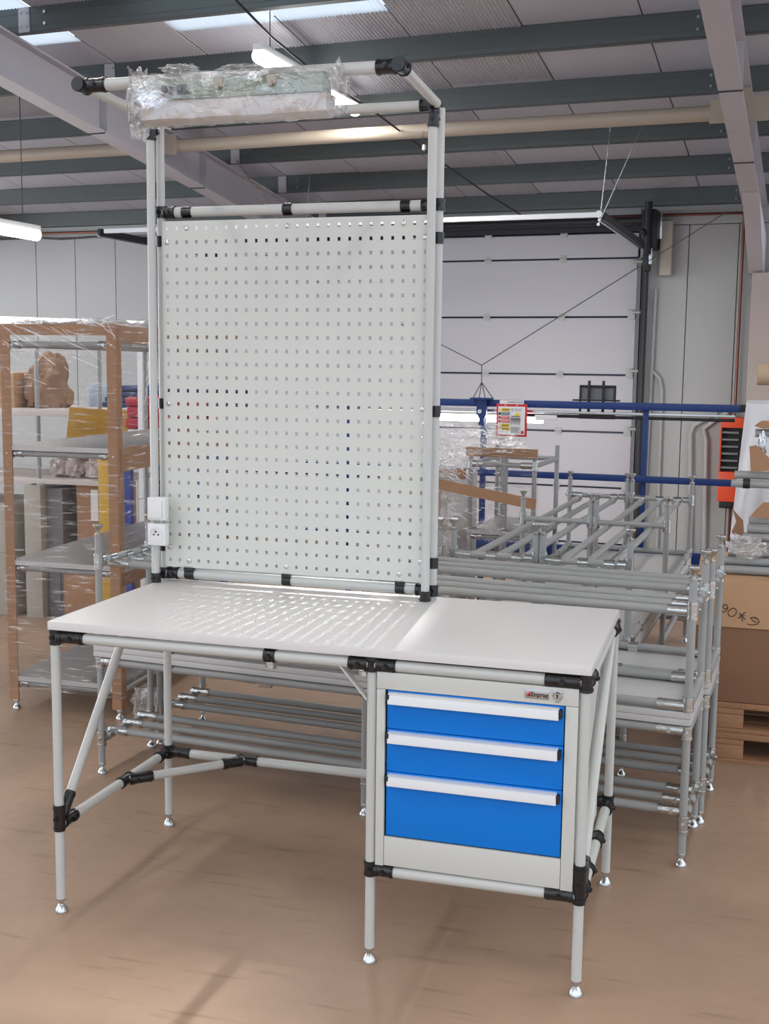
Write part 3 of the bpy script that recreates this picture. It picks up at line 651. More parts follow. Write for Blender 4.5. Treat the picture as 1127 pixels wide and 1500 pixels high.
for x in (.30, .345, .45, .60):
    b = BM(); add_box(b, (x-.012, .112, 2.272+.012*(x > .4)), (x+.014, .126, 2.296+.012*(x > .4)), bev=.003); add_box(b, (x-.006, .106, 2.278), (x+.004, .113, 2.292)); obj('clip', b, 'greybox' if x in (.30, .345) else 'tan', lp)
def film_tube(x_a, x_b, n, m):
    b = BM(); rings = []
    for i in range(n+1):
        s = i/n; x = x_a+(x_b-x_a)*s; ring = []; pinch = .72 if i in (0, n) else 1
        for k in range(m):
            t = 2*math.pi*k/m; ry = .060*pinch; rzz = (.080-.006*s)*pinch; sq = 1/max(abs(math.cos(t)), abs(math.sin(t)))**.55
            p = Vector((x, .165+ry*math.cos(t)*sq*.88, 2.268+.010*s*0+rzz*math.sin(t)*sq*.86)); d = .0055 if not i in (0, n) else .016
            p += Vector((.5*noise.noise(p*33), noise.fractal(p*24, .6, 2.2, 4), noise.fractal(p*21+Vector((9, 3, 1)), .6, 2.2, 4)))*d
            ring.append(b.verts.new(p))
        rings.append(ring)
    for A, C_ in zip(rings, rings[1:]):
        for k in range(m): b.faces.new((A[k], A[(k+1) % m], C_[(k+1) % m], C_[k]))
    return b
obj('plastic_wrap', film_tube(.196, .775, 90, 40), 'film3', lp, 'crumpled clear plastic wrap')
for c, rr, sd in (((.197, .16, 2.27), (.020, .055, .078), 1), ((.200, .155, 2.205), (.024, .035, .035), 5), ((.772, .165, 2.278), (.020, .05, .055), 3), ((.32, .16, 2.345), (.05, .03, .012), 6), ((.50, .16, 2.338), (.06, .03, .010), 8)):
    obj('wrap_bunch', lump(c, rr, .55, 3.5, 3, sd), 'film2', lp)

# ================================================================== LEFT WRAPPED SHELF RACK
class Rack:
    pass
def wrapped_rack(fl, fr, ddir, depth, zs_, top, label, cardpost, seed, side=True):
    fl, fr = Vector((*fl, 0)), Vector((*fr, 0)); dd = Vector((*ddir, 0)).normalized()*depth
    t = thing('shelf_rack', fl, label, 'shelf rack'); C4 = [fl, fr, fr+dd, fl+dd]; Z = Vector((0, 0, 1))
    ex = (fr-fl).normalized(); ey = dd.normalized()
    XM = Matrix((ex, ey, Z)).transposed().to_4x4(); XM.translation = fl; Wd = (fr-fl).length
    for c in C4:
        l = obj('post', add_tube(BM(), c+Z*.04, c+Z*(top-.01), .0125), 'tube2', t); obj('foot', add_lathe(BM(), c, FOOT), 'chrome', l)
    for z in list(zs_)+[top-.05]:
        for a, c in zip(C4, C4[1:]+C4[:1]): obj('shelf_rail', add_tube(BM(), a+Z*(z-.035), c+Z*(z-.035), .0135), 'tube2', t)
        for c in C4[:2]:
            b = BM(); sleeve(b, c+Z*(z-.06), c+Z*(z-.01), .0165); s = 1 if c == C4[0] else -1; sleeve(b, c+ex*s*.01+Z*(z-.035), c+ex*s*.07+Z*(z-.035), .0172); obj('corner_clamp', b, 'chrome', t)
    for z in zs_:
        b = BM(); add_box(b, (-.005, -.02, z-.02), (Wd+.005, depth+.02, z), XM, bev=.002); obj('shelf_board', b, 'shelfgrey', t, 'grey shelf board')
        b = BM(); add_box(b, (-.005, -.0225, z-.021), (Wd+.005, -.0202, z+.0005), XM); obj('shelf_edging', b, 'board2', t)
    for i, mm in cardpost:
        c = C4[i]; b = BM(); lc = XM.inverted() @ c; s = -1 if i in (0, 3) else 1; q = -1 if i < 2 else 1
        xa = lc.x+s*.020; add_box(b, (min(xa, xa-s*.045), lc.y+q*.022-.002, .05), (max(xa, xa-s*.045), lc.y+q*.022+.002, top), XM); add_box(b, (xa-.002, min(lc.y+q*.022, lc.y-q*.025), .05), (xa+.002, max(lc.y+q*.022, lc.y-q*.025), top), XM)
        obj('corner_protector', b, mm, t, 'folded brown cardboard corner')
    b = BM(); add_box(b, (-.02, -.026, top-.045), (Wd+.02, -.022, top+.002), XM); obj('edge_protector', b, 'card', t, 'brown cardboard strip')
    if not side: return t, XM, Wd
    b = BM(); add_box(b, (Wd+.021, -.02, top-.075), (Wd+.025, depth+.02, top-.002), XM); obj('edge_protector', b, 'card', t)
    return t, XM, Wd
rk, XR, WR = wrapped_rack((-1.275, 1.675), (-.753, 1.679), (-.056, 1), 1.40, (.160, .688, 1.200), 1.725, 'tall left shelf rack with cardboard corners wrapped in clear film', [(0, 'card'), (1, 'card')], 1)
def loc(X, x, y, z): return X @ Vector((x, y, z))
b = BM(); add_box(b, (WR+.022, .0, 1.10), (WR+.027, 1.36, 1.205), XR); obj('edge_protector', b, 'card', rk)
b = BM(); add_box(b, (WR+.022, .0, .60), (WR+.027, 1.36, .655), XR); obj('edge_protector', b, 'cardd', rk)
b = noisy_sheet(loc(XR, -.03, -.032, .10), loc(XR, WR+.03, -.032, .10), loc(XR, WR+.03, -.034, 1.735), loc(XR, -.03, -.034, 1.735), 40, 90, .012, 7, 3); obj('stretch_film', b, 'film', rk, 'clear stretch film')
b = noisy_sheet(loc(XR, WR+.032, -.03, .10), loc(XR, WR+.032, 1.42, .10), loc(XR, WR+.034, 1.42, 1.735), loc(XR, WR+.034, -.03, 1.735), 60, 60, .012, 7, 8); obj('stretch_film', b, 'film', rk, 'clear stretch film')
b = noisy_sheet(loc(XR, -.03, -.03, 1.735), loc(XR, WR+.03, -.03, 1.735), loc(XR, WR+.03, 1.42, 1.755), loc(XR, -.03, 1.42, 1.755), 50, 70, .03, 9, 5); obj('stretch_film', b, 'film2', rk, 'crumpled clear film on top')
b = BM()
rnd = random.Random(3)
for i in range(34):
    x = rnd.uniform(.0, WR); z = rnd.choice([rnd.uniform(1.45, 1.72), rnd.uniform(1.6, 1.74), rnd.uniform(1.65, 1.74)]); L = rnd.uniform(.02, .15); a = rnd.uniform(-.7, -.3)
    p = loc(XR, x, -.045, z); q = loc(XR, min(x+L*math.cos(a), WR+.03), -.045, z+L*math.sin(a)); add_tube(b, p, q, rnd.uniform(.0004, .0011), 5)
for i in range(30):
    y = rnd.uniform(0, .9); z = rnd.uniform(1.25, 1.74); L = rnd.uniform(.03, .14); a = rnd.uniform(.6, 1.3); add_tube(b, loc(XR, WR+.045, y, z), loc(XR, WR+.045, y+L*math.cos(a), z+L*math.sin(a)*.8), .0012, 5)
for i in range(50):
    x = rnd.uniform(.1, WR+.02); y = rnd.uniform(-.04, .25); z = 1.735+rnd.uniform(-.01, .02); add_tube(b, loc(XR, x, y, z), loc(XR, x+rnd.uniform(-.05, .05), y+rnd.uniform(-.02, .02), z+rnd.uniform(-.02, .015)), .0016, 5)
obj('film_creases', b, 'strand', rk, 'shiny creases in the film', kind='stuff')

# ------------------------------------------------------------------ things behind the left rack
t = thing('packing_shelf', (-2.3, 3.4, 0), 'low two-shelf packing bench behind the left wrapped rack', 'shelf rack')
for x in (-2.62, -1.83):
    for y in (3.4, 3.95): l = obj('post', add_tube(BM(), (x, y, 0.0), (x, y, 1.69 if y < 3.5 else 1.3), .0135), 'tube2', t)
obj('post', add_tube(BM(), (-2.255, 3.4, 0), (-2.255, 3.4, 1.69), .0135), 'tube2', t)
for z, th in ((1.285, .045), (.86, .03)):
    b = BM(); add_box(b, (-2.9, 3.385, z-th), (-1.81, 4.0, z), bev=.003); obj('shelf_board', b, 'pboard', t)
tag(obj('brown_paper', lump((-2.30, 3.60, 1.38), (.13, .15, .22), .30, 1.6, 4, 4, flat=1.286), 'brown', base=(-2.36, 3.6, 1.286)), 'crumpled brown packing paper heaped on the upper shelf behind the left rack', 'paper')
tag(obj('yellow_foam_sheet', noisy_sheet((-2.05, 3.355, 1.00), (-1.55, 3.35, 1.08), (-1.57, 3.36, 1.285), (-2.02, 3.37, 1.30), 20, 10, .02, 5, 2, .02), 'yfoam', base=(-1.8, 3.35, 1.1)), 'yellow foam sheet hanging off the upper packing shelf', 'foam')
tag(obj('yellow_foam_roll', add_box(BM(), (-1.80, 3.3, .0), (-1.67, 3.42, 1.12), bev=.03), 'yfoam', base=(-1.74, 3.36, 0)), 'upright yellow foam slab behind the right post of the left rack', 'foam')
b = BM(); add_box(b, (-2.20, 3.9, 1.286), (-1.78, 3.98, 1.42), bev=.004); tag(obj('pale_blue_box', b, 'paleblue', base=(-2, 3.9, 1.286)), 'pale blue sheet stood at the back of the upper packing shelf', 'sheet')
for i, (z0, z1, mm, lab) in enumerate([(1.13, 1.185, 'white', 'white folded sheet at the bottom of the fabric pile'), (1.187, 1.25, 'redfab', 'lower red folded fabric in the pile behind the left rack'), (1.252, 1.315, 'redfab', 'middle red folded fabric in the pile behind the left rack'), (1.317, 1.37, 'redfab', 'upper red folded fabric in the pile behind the left rack')]):
    b = BM(); add_box(b, (-1.60-.01*(i % 2), 3.3, z0), (-1.2, 3.7, z1), bev=.02); o = tag(obj('folded_fabric', b, mm, base=(-1.4, 3.5, z0)), lab, 'fabric', 'folded fabrics behind the left rack')
b = BM(); add_box(b, (-1.66, 3.28, 1.0), (-1.12, 3.75, 1.128), bev=.006); add_box(b, (-1.62, 3.3, 0), (-1.58, 3.34, 1.0)); add_box(b, (-1.18, 3.3, 0), (-1.14, 3.34, 1)); add_box(b, (-1.62, 3.66, 0), (-1.58, 3.7, 1.0)); add_box(b, (-1.18, 3.66, 0), (-1.14, 3.7, 1))
tag(obj('blue_stand', b, 'bluecol', base=(-1.4, 3.5, 0)), 'blue stand carrying the red folded fabrics', 'stand')
b = BM()
for i in range(4): add_box(b, (-2.05+.02*i, 3.80, 1.286+.035*i), (-1.25+.015*i, 4.3, 1.318+.035*i), bev=.012)
tag(obj('blue_cloth_pile', b, 'bluefab', base=(-1.6, 4, 1.286)), 'navy blue cloth pile on the back of the upper packing shelf', 'fabric')
for i, (x, z, r) in enumerate([(-2.08, .93, .10), (-1.95, .925, .09), (-2.20, .915, .08), (-1.87, .91, .06)]):
    tag(obj('crumpled_paper', lump((x, 3.55, z), (r*.62, .08, r*.75), .45, 2.2, 3, i*3, flat=.861), 'crump', base=(x, 3.55, .861)), ['biggest crumpled white paper ball, mid-left on the lower packing shelf', 'crumpled white paper ball right of the biggest one on the lower packing shelf', 'leftmost crumpled white paper ball on the lower packing shelf', 'smallest crumpled paper ball at the right end of the lower packing shelf'][i], 'paper', 'crumpled paper on the lower packing shelf')
b = BM(); add_box(b, (-2.03, 3.45, .28), (-1.815, 3.8, .825), bev=.004); o = tag(obj('cardboard_box', b, 'card', base=(-1.93, 3.6, .28)), 'brown box with a white label under the packing shelf', 'box')
b = BM(); add_box(b, (-1.93, 3.446, .61), (-1.88, 3.45, .80)); obj('shipping_label', b, 'paper', o)
b = BM(); add_box(b, (-2.10, 3.40, .0), (-1.82, 3.85, .278), bev=.004); tag(obj('cardboard_box', b, 'card', base=(-1.96, 3.6, 0)), 'brown box on the floor carrying the labelled box', 'box')
b = BM(); add_box(b, (-2.22, 3.42, .0), (-2.11, 3.8, .80), bev=.004); add_box(b, (-2.2, 3.41, .1), (-2.13, 3.42, .35)); tag(obj('grey_box', b, 'greybox', base=(-2.15, 3.6, 0)), 'dark grey narrow case under the packing shelf', 'box')
b = BM(); add_box(b, (-2.34, 3.36, 0), (-2.225, 3.8, .82), bev=.004); tag(obj('storage_cabinet', b, 'tan', base=(-2.3, 3.5, 0)), 'narrow beige cabinet at the left end under the packing shelf', 'cabinet')
b = BM(); add_box(b, (-2.90, 3.36, 0), (-2.42, 3.84, .70), bev=.004); add_box(b, (-2.88, 3.35, .4), (-2.44, 3.36, .66)); tag(obj('storage_cabinet', b, 'tan', base=(-2.6, 3.5, 0)), 'wide beige cabinet cut by the left picture edge', 'cabinet')
b = BM(); add_box(b, (-2.75, 3.42, 1.286), (-2.43, 3.75, 1.50), bev=.004); tag(obj('cardboard_box', b, 'cardl', base=(-2.6, 3.5, 1.286)), 'light brown box on the upper packing shelf at the left picture edge', 'box')
b = BM(); XA = Matrix.Translation((-3.29, 4.6, 1.545))
for a, c in (((-.18, -.02, 0), (.02, .02, .02)), ((-.18, -.02, .19), (.02, .02, .21)), ((0, -.02, 0), (.02, .02, .21)), ((-.18, -.02, 0), (-.16, .02, .21))): add_box(b, a, c, XA)
add_box(b, (-.2, -.02, -1.55), (-.17, .02, 0), XA); add_box(b, (.0, -.02, -1.55), (.02, .02, 0), XA)
tag(obj('blue_rack_frame', b, 'fblue', base=(-3.29, 4.6, 0)), 'blue square tube frame at the left picture edge', 'frame')
b = BM(); p0, p1 = Vector((-3.6, 4.3, 1.86)), Vector((-1.5, 3.3, 1.775)); X, L = axis_m(p0, p1); add_box(b, (-.02, -.03, -L/2), (.02, .03, L/2), X)
for p in (p0,): add_box(b, (p.x-.015, p.y-.015, 0), (p.x+.015, p.y+.015, p.z-.0))
add_box(b, (p1.x-.015, p1.y-.015, 0), (p1.x+.015, p1.y+.015, p1.z))
tag(obj('white_rail', b, 'alu', base=(-2.5, 3.8, 0)), 'long pale grey rail on posts behind the top of the left rack', 'rail')
for x, z in ((-.62, .1),):
    tag(obj('film_scrap', lump((-.66, 1.75, .07), (.06, .07, .07), .5, 2.5, 3, 3, flat=.0), 'film2', base=(-.66, 1.75, 0)), 'crumpled clear film scrap on the floor by the rack foot', 'film')

# ================================================================== RIGHT WRAPPED RACK behind the upturned tables
def hp(u, v): p = H(u, v, 0); return (p.x, p.y)
r2k, X2, W2 = wrapped_rack(hp(.275, 3.2), hp(.615, 3.2), (HV.x, HV.y), .55, (.30, .72), 1.150, 'small film-wrapped rack with cardboard top strip behind the upturned tables', [], 2, side=False)
b = BM(); add_tube(b, H(.455, 3.2, .04), H(.455, 3.2, 1.12), .02, 12); obj('post', b, 'tube2', r2k)
b = noisy_sheet(loc(X2, -.02, -.035, .1), loc(X2, W2+.03, -.035, .1), loc(X2, W2+.03, -.035, 1.16), loc(X2, -.02, -.035, 1.16), 40, 50, .02, 9, 4); obj('stretch_film', b, 'film', r2k, 'clear stretch film')
b = BM(); p0, p1 = H(.14, 3.04, .967), H(.66, 3.05, .884); X, L = axis_m(p0, p1); add_box(b, (-.003, -.027, -L/2), (.003, .027, L/2), X)
tag(obj('cardboard_strip', b, 'card', base=p0), 'slanting brown cardboard strip across the wrapped racks', 'cardboard')
ps = thing('pull_switch', H(-.40, 4.36, 2.93), 'tiny white pull switch hanging from the tie tube beside the right upright', 'switch')
b = BM(); add_lathe(b, H(-.40, 4.36, 2.885), [(.004, 0), (.012, .006), (.013, .03), (.006, .038)], 12); obj('body', b, 'white', ps)
obj('cord', add_path(BM(), [H(-.40, 4.36, 2.92), H(-.41, 4.35, 2.96), H(-.40, 4.352, 3.0)], .0022, 6), 'rubber', ps)
sc = thing('swivel_clamp', (.10, 1.22, .36), 'black and chrome swivel clamp hanging under the table behind the workbench', 'clamp')
b = BM(); add_tube(b, (.01, 1.22, .375), (.085, 1.22, .372), .012, 12); obj('knob', b, 'ink', sc)
b = BM(); add_tube(b, (.085, 1.22, .372), (.14, 1.22, .365), .008, 10); add_box(b, (.10, 1.205, .350), (.155, 1.235, .461), bev=.004); obj('bracket', b, 'chrome', sc)
# neighbouring wrapped stack
t = thing('wrapped_pallet_stack', H(.12, 3.2, 0), 'bulky film-wrapped stack between the pegboard and the small rack', 'stack')
b = BM(); add_box(b, (-.25, 3.22, .0), (.150, 3.8, .98), HM, bev=.02); obj('packed_goods', b, 'pboard', t)
b = BM(); add_box(b, (.06, 3.19, .98), (.24, 3.23, 1.03), HM); obj('board_edge', b, 'card', t)
b = BM(); add_box(b, (.085, 3.16, 0), (.125, 3.17, .92), HM); obj('corner_protector', b, 'card', t)
b = noisy_sheet(H(-.2, 3.14, .2), H(.22, 3.14, .2), H(.22, 3.14, 1.06), H(-.2, 3.14, 1.06), 40, 90, .035, 7, 14); obj('stretch_film', b, 'film2', t)
b = noisy_sheet(H(-.1, 3.10, 1.00), H(.23, 3.12, .99), H(.22, 3.45, 1.07), H(-.1, 3.45, 1.07), 50, 30, .04, 8, 24); obj('stretch_film', b, 'film2', t)
b = noisy_sheet(H(-.1, 3.14, 1.05), H(.62, 3.16, 1.155), H(.36, 3.4, 1.265), H(-.1, 3.4, 1.27), 60, 40, .03, 8, 34); obj('stretch_film', b, 'film2', r2k, 'crumpled clear film draped over the top')
b = BM()
for i in range(120):
    u = rnd.uniform(.05, .5); z = rnd.uniform(.7, 1.24); 
    if z > 1.27-.45*max(0, u-.35): continue
    a = rnd.uniform(-.6, .4); L = rnd.uniform(.01, .06); v = 3.10+.28*max(0, (z-1.05))/.2; add_tube(b, H(u, v, z), H(u+L*math.cos(a), v, z+L*math.sin(a)), .0016, 5)
obj('film_creases', b, 'strand', r2k, kind='stuff')

# ================================================================== BLUE FRAME, SIGN, BATTEN
bf = thing('blue_rail_frame', H(.6, 4.6, 0), 'blue painted square-tube frame in front of the sectional door', 'frame')
def bbox(lo, hi, m='fblue', n='rail', p=bf, bev=.003): b = BM(); add_box(b, lo, hi, HM, bev=bev); return obj(n, b, m, p)
bbox((-1.3, 4.60, 1.315), (1.53, 4.64, 1.36)); bbox((1.53, 4.598, 1.318), (1.60, 4.642, 1.362), 'ink', 'end_cap')
bbox((-1.3, 4.60, .870), (1.50, 4.64, .910)); bbox((-1.3, 4.60, .38), (1.49, 4.64, .45))
for u_ in (-1.0, -.062, .972): bbox((u_-.017, 4.642, 0), (u_+.017, 4.68, 1.36), 'fblue', 'post')
bbox((-1.3, 4.665, 1.278), (1.5, 4.685, 1.297), 'screw', 'cable_tray'); bbox((.18, 4.655, 1.255), (1.5, 4.66, 1.275), 'ink', 'cable_chain')
hk = thing('blue_bracket', H(-.055, 4.57, 1.28), 'blue sheet-metal bracket hanging from the strings left of the sign', 'bracket')
b = BM(); add_box(b, (-.12, 4.52, 1.362), (.01, 4.62, 1.372), HM); obj('top_plate', b, 'fblue', hk)
b = BM(); prismv = [(-.085, 1.362), (-.085, 1.27), (-.065, 1.235), (-.075, 1.19), (-.03, 1.19), (-.035, 1.235), (-.02, 1.27), (-.02, 1.362)]
A = [b.verts.new(H(u_, 4.56, z)) for u_, z in prismv]; C_ = [b.verts.new(H(u_, 4.575, z)) for u_, z in prismv]; b.faces.new(A); b.faces.new(C_[::-1])
for i in range(8): j = (i+1) % 8; b.faces.new((A[i], A[j], C_[j], C_[i]))
obj('hook_plate', b, 'fblue', hk)
b = BM(); add_tube(b, H(-.062, 4.548, 1.285), H(-.062, 4.56, 1.285), .013, 12); obj('bolt', b, 'alu', hk)
# sign
sg = thing('safety_sign', H(.17, 4.55, 1.2), 'red framed safety instruction sheet hanging on the blue rail', 'sign')
sb = lambda u0, u1, z0, z1, v, m, n, lab=None: obj(n, add_box(BM(), (u0, v, z0), (u1, v+.003, z1), HM), m, sg, lab, smooth=False)
SU0, SU1, SZ0, SZ1 = .042, .243, 1.130, 1.338
b = BM(); add_box(b, (SU0, 4.575, SZ0), (SU1, 4.583, SZ1), HM, bev=.003); obj('frame', b, 'red', sg, 'red frame')
sb(SU0+.013, SU1-.013, SZ0+.012, SZ1-.018, 4.571, 'paper', 'sheet')
sb(SU0+.022, SU1-.022, SZ1-.002, SZ1+.022, 4.571, 'paper', 'title_label')
for i, (z, mm) in enumerate(((1.300, 'yellow'), (1.275, 'signgreen'), (1.250, 'red'), (1.226, 'red'), (1.200, 'yellow'), (1.178, 'yellow'))):
    sb(SU0+.036, SU0+.088, z-.009, z+.009, 4.568, mm, 'colour_bar')
    b = BM(); uc = SU0+.024
    if mm == 'yellow': add_quad(b, H(uc-.008, 4.567, z-.007), H(uc+.008, 4.567, z-.007), H(uc, 4.567, z+.008), H(uc-.001, 4.567, z+.008))
    else: add_tube(b, H(uc, 4.567, z), H(uc, 4.570, z), .008, 14)
    obj('pictogram', b, {'yellow': 'yellow', 'signgreen': 'ink', 'red': 'red'}[mm], sg, smooth=False)
    for q in (-.003, .004): sb(SU0+.040, SU0+.084, z+q-.0012, z+q+.0012, 4.5665, 'ink' if mm == 'yellow' else 'paper', 'text_line')
b = BM()
for i in range(7): x = SU0+.098+.009*i; add_box(b, (x, 4.567, 1.205+.012*(i % 2)), (x+.003, 4.569, 1.250), HM)
add_box(b, (SU0+.096, 4.567, 1.236), (SU0+.160, 4.569, 1.247), HM); add_box(b, (SU0+.100, 4.567, 1.255), (SU0+.155, 4.569, 1.262), HM); obj('table_drawing', b, 'greybox', sg, smooth=False)
b = BM(); add_quad(b, H(SU0+.118, 4.5665, 1.262), H(SU0+.160, 4.5665, 1.262), H(SU0+.142, 4.5665, 1.284), H(SU0+.138, 4.5665, 1.284)); obj('warning_triangle', b, 'yellow', sg, smooth=False)
for i in range(5): sb(SU0+.098, SU0+.098+.06-.012*(i % 2), 1.190-.008*i, 1.192-.008*i, 4.567, 'greybox', 'text_line')
for x in (.098, .125, .150): sb(SU0+x, SU0+x+.018, 1.297, 1.299, 4.567, 'greybox', 'text_line'); sb(SU0+x, SU0+x+.014, 1.306, 1.308, 4.567, 'greybox', 'text_line')
sb(SU1-.035, SU1-.019, 1.150, 1.168, 4.567, 'red', 'red_mark')
XT = face_m(H(SU0+.125, 4.5675, SZ1+.010), HU, (0, 0, 1)); text_mesh('title_lettering', 'TRANSFER & MONTE', .011, 'ink', XT, sg)
for x in (.06, .135): b = BM(); add_tube(b, H(SU0+x, 4.566, SZ1-.010), H(SU0+x, 4.575, SZ1-.010), .004, 8); obj('rivet', b, 'paper', sg)
b = BM(); add_box(b, (.29, 4.585, 1.238), (.43, 4.597, 1.272), HM, bev=.002); tag(obj('white_label_plate', b, 'paper', base=H(.36, 4.59, 1.25)), 'small white plate fixed under the blue rail, right of the sign', 'plate')
# batten luminaire under the rail, facing the door
bt = thing('door_batten_lamp', H(-.1, 4.8, 1.24), 'bright lit batten lamp under the blue rail, left of the sign', 'lamp')
b = BM(); add_tube(b, H(-.95, 4.78, 1.232), H(.30, 4.78, 1.232), .022, 14); obj('diffuser', b, 'washglow', bt)
b = BM(); add_box(b, (-.97, 4.755, 1.255), (.32, 4.805, 1.277), HM, bev=.003); obj('housing', b, 'white', bt)
l = bpy.data.lights.new('batten_light', 'AREA'); l.shape = 'RECTANGLE'; l.size = 1.2; l.size_y = .06; l.energy = 15; l.color = (1, .98, .98)
lo = bpy.data.objects.new('batten_light', l); COL.objects.link(lo); lo.location = H(-.3, 4.84, 1.20); lo.rotation_euler = (math.radians(58), 0, -BA)
# black mounting frame
mf = thing('black_mounting_frame', H(.30, 4.62, 1.3), 'black metal bracket frame hooked over the blue rail', 'bracket')
fr_ = lambda lo, hi, n='bar': obj(n, add_box(BM(), lo, hi, HM, bev=.002), 'dark', mf)
VU0, VU1 = .545, .775
for u_ in (.60, .69): fr_((u_, 4.690, 1.255), (u_+.016, 4.705, 1.490), 'upright_bar')
fr_((VU0+.0, 4.706, 1.445), (VU1, 4.716, 1.462)); fr_((VU0, 4.706, 1.25), (VU0+.014, 4.716, 1.462)); fr_((VU1-.014, 4.706, 1.25), (VU1, 4.716, 1.462)); fr_((VU0, 4.706, 1.25), (VU1, 4.716, 1.28)); fr_((VU0-.03, 4.643, 1.363), (VU1+.03, 4.70, 1.373), 'shelf_plate')
obj('backing', add_box(BM(), (VU0+.014, 4.712, 1.373), (VU1-.014, 4.715, 1.446), HM), 'greybox', mf)

# orange wall unit
ow = thing('orange_wall_unit', H(1.32, 6.85, .55), 'orange wall unit with a black louvred opening by the copper pipe', 'heater')
b = BM(); add_box(b, (1.262, 6.80, 1.12), (1.46, 6.93, 1.200), HM, bev=.004); add_box(b, (1.262, 6.80, .54), (1.46, 6.93, .775), HM, bev=.004); add_box(b, (1.262, 6.80, .775), (1.272, 6.93, 1.12), HM); add_box(b, (1.272, 6.9, .775), (1.46, 6.93, 1.12), HM); obj('housing', b, 'orange', ow)
b = BM(); add_box(b, (1.272, 6.87, .775), (1.458, 6.90, 1.12), HM); obj('opening', b, 'ink', ow)
for i in range(6): b = BM(); add_box(b, (1.275, 6.81, .80+.055*i), (1.40, 6.86, .815+.055*i), HM); obj('louvre', b, 'greybox', ow)
b = BM(); add_box(b, (1.275, 6.82, .485), (1.42, 6.92, .539), HM, bev=.004); obj('base_box', b, 'ink', ow)

# white plastic sheet over the rail end
bm = BM(); grid = []
nx, ny = 26, 50
for j in range(ny+1):
    t_ = j/ny; row = []
    for i in range(nx+1):
        s = i/nx
        if t_ < .12: v = 4.70-.16*(t_/.12); z = 1.372+.02*math.sin(t_/.12*math.pi)
        else: v = 4.54-.02*math.sin(t_*3); z = 1.372-(t_-.12)/.88*(.80+.05*math.sin(s*9))
        ua = 1.575-.065*t_; ub = 1.84+.0*t_
        p = H(ua+(ub-ua)*s, v+.022*math.sin(s*15+2*t_)*(.3+t_)+.012*noise.noise(Vector((s*6, t_*5, 1))), z); row.append(bm.verts.new(p))
    grid.append(row)
for j in range(ny):
    for i in range(nx): bm.faces.new((grid[j][i], grid[j][i+1], grid[j+1][i+1], grid[j+1][i]))
tag(obj('plastic_sheet', bm, 'sheet', base=H(1.6, 4.5, .8)), 'white plastic sheet draped over the right end of the blue rail', 'sheet')

# ================================================================== CARTON, PALLETS AND TUBES AT THE RIGHT
def pallet(x, y, z, label):
    t = thing('wooden_pallet', (x, y, z), label, 'pallet', 'pallets below the marked carton')
    for i in range(5): b = BM(); add_box(b, (x, y+i*.195, z+.098), (x+1.1, y+.10+i*.195, z+.122), bev=.003); obj('deck_board', b, 'wood', t)
    for xx in (x, x+.49, x+.98): b = BM(); add_box(b, (xx, y, z+.076), (xx+.12, y+.88, z+.097), bev=.002); obj('stringer_board', b, 'wood', t)
    for xx in (x+.01, x+.49, x+.98):
        for yy in (y, y+.38, y+.78): b = BM(); add_box(b, (xx, yy, z+.018), (xx+.11, yy+.1, z+.075), bev=.003); obj('block', b, 'wood', t)
    for yy in (y, y+.38, y+.78): b = BM(); add_box(b, (x, yy, z), (x+1.1, yy+.1, z+.017), bev=.002); obj('bottom_board', b, 'wood', t)
    return t
pallet(1.765, 1.95, 0, 'wooden pallet on the floor, lower of the two under the carton')
pallet(1.760, 1.96, .123, 'wooden pallet directly under the carton, upper of the two')
ct = thing('marked_carton', (2.3, 2.3, .2465), 'large brown carton marked with handwritten figures, on two pallets', 'box')
b = BM(); add_box(b, (1.68, 1.965, .2465), (2.75, 2.70, .553), bev=.005); obj('carton_body', b, 'cardd', ct)
b = BM(); prf = [(1.958, .553), (1.975, .742), (2.705, .742), (2.705, .553)]
A = [b.verts.new((1.675, y, z)) for y, z in prf]; C_ = [b.verts.new((2.76, y, z)) for y, z in prf]; b.faces.new(A); b.faces.new(C_[::-1])
for i in range(4): j = (i+1) % 4; b.faces.new((A[i], A[j], C_[j], C_[i]))
obj('carton_lid', b, 'cardl', ct, 'brown lid, tilt brightness in its colour')  # lighter tone paints in the brightness of the tilted face
def stroke(pts):
    b = BM(); P3 = []
    for i, (a, c) in enumerate(pts):
        x = 1.768+a*.000338*1; z = .735-c*.000338*1.03
        P3.append(Vector((x, 1.958+(z-.553)*(.017/.189)-.0008, z)))
    add_path(b, P3, .0017, 6); obj('handwritten_figure', b, 'ink', ct, 'black marker figure')
# strokes in zoomed crop units, origin at the lid's top-left in view
O = (415, 800)
def S(*p): stroke([(x-O[0], y-O[1]) for x, y in p])
S((508, 1095), (490, 1068), (462, 1072), (450, 1095), (470, 1120), (505, 1105), (510, 1090), (498, 1130), (465, 1155), (425, 1158))
S((570, 1102), (535, 1120), (510, 1155), (520, 1190), (560, 1202), (600, 1175), (608, 1135), (590, 1105), (560, 1102))
S((628, 1218), (660, 1180), (708, 1140)); S((640, 1150), (665, 1185), (712, 1225)); S((655, 1200), (672, 1215), (680, 1250)); S((648, 1190), (700, 1180))
S((735, 1272), (790, 1280), (845, 1268), (866, 1240), (850, 1210), (800, 1192), (765, 1200), (790, 1225), (835, 1250))
S((770, 1205), (800, 1190), (840, 1200))
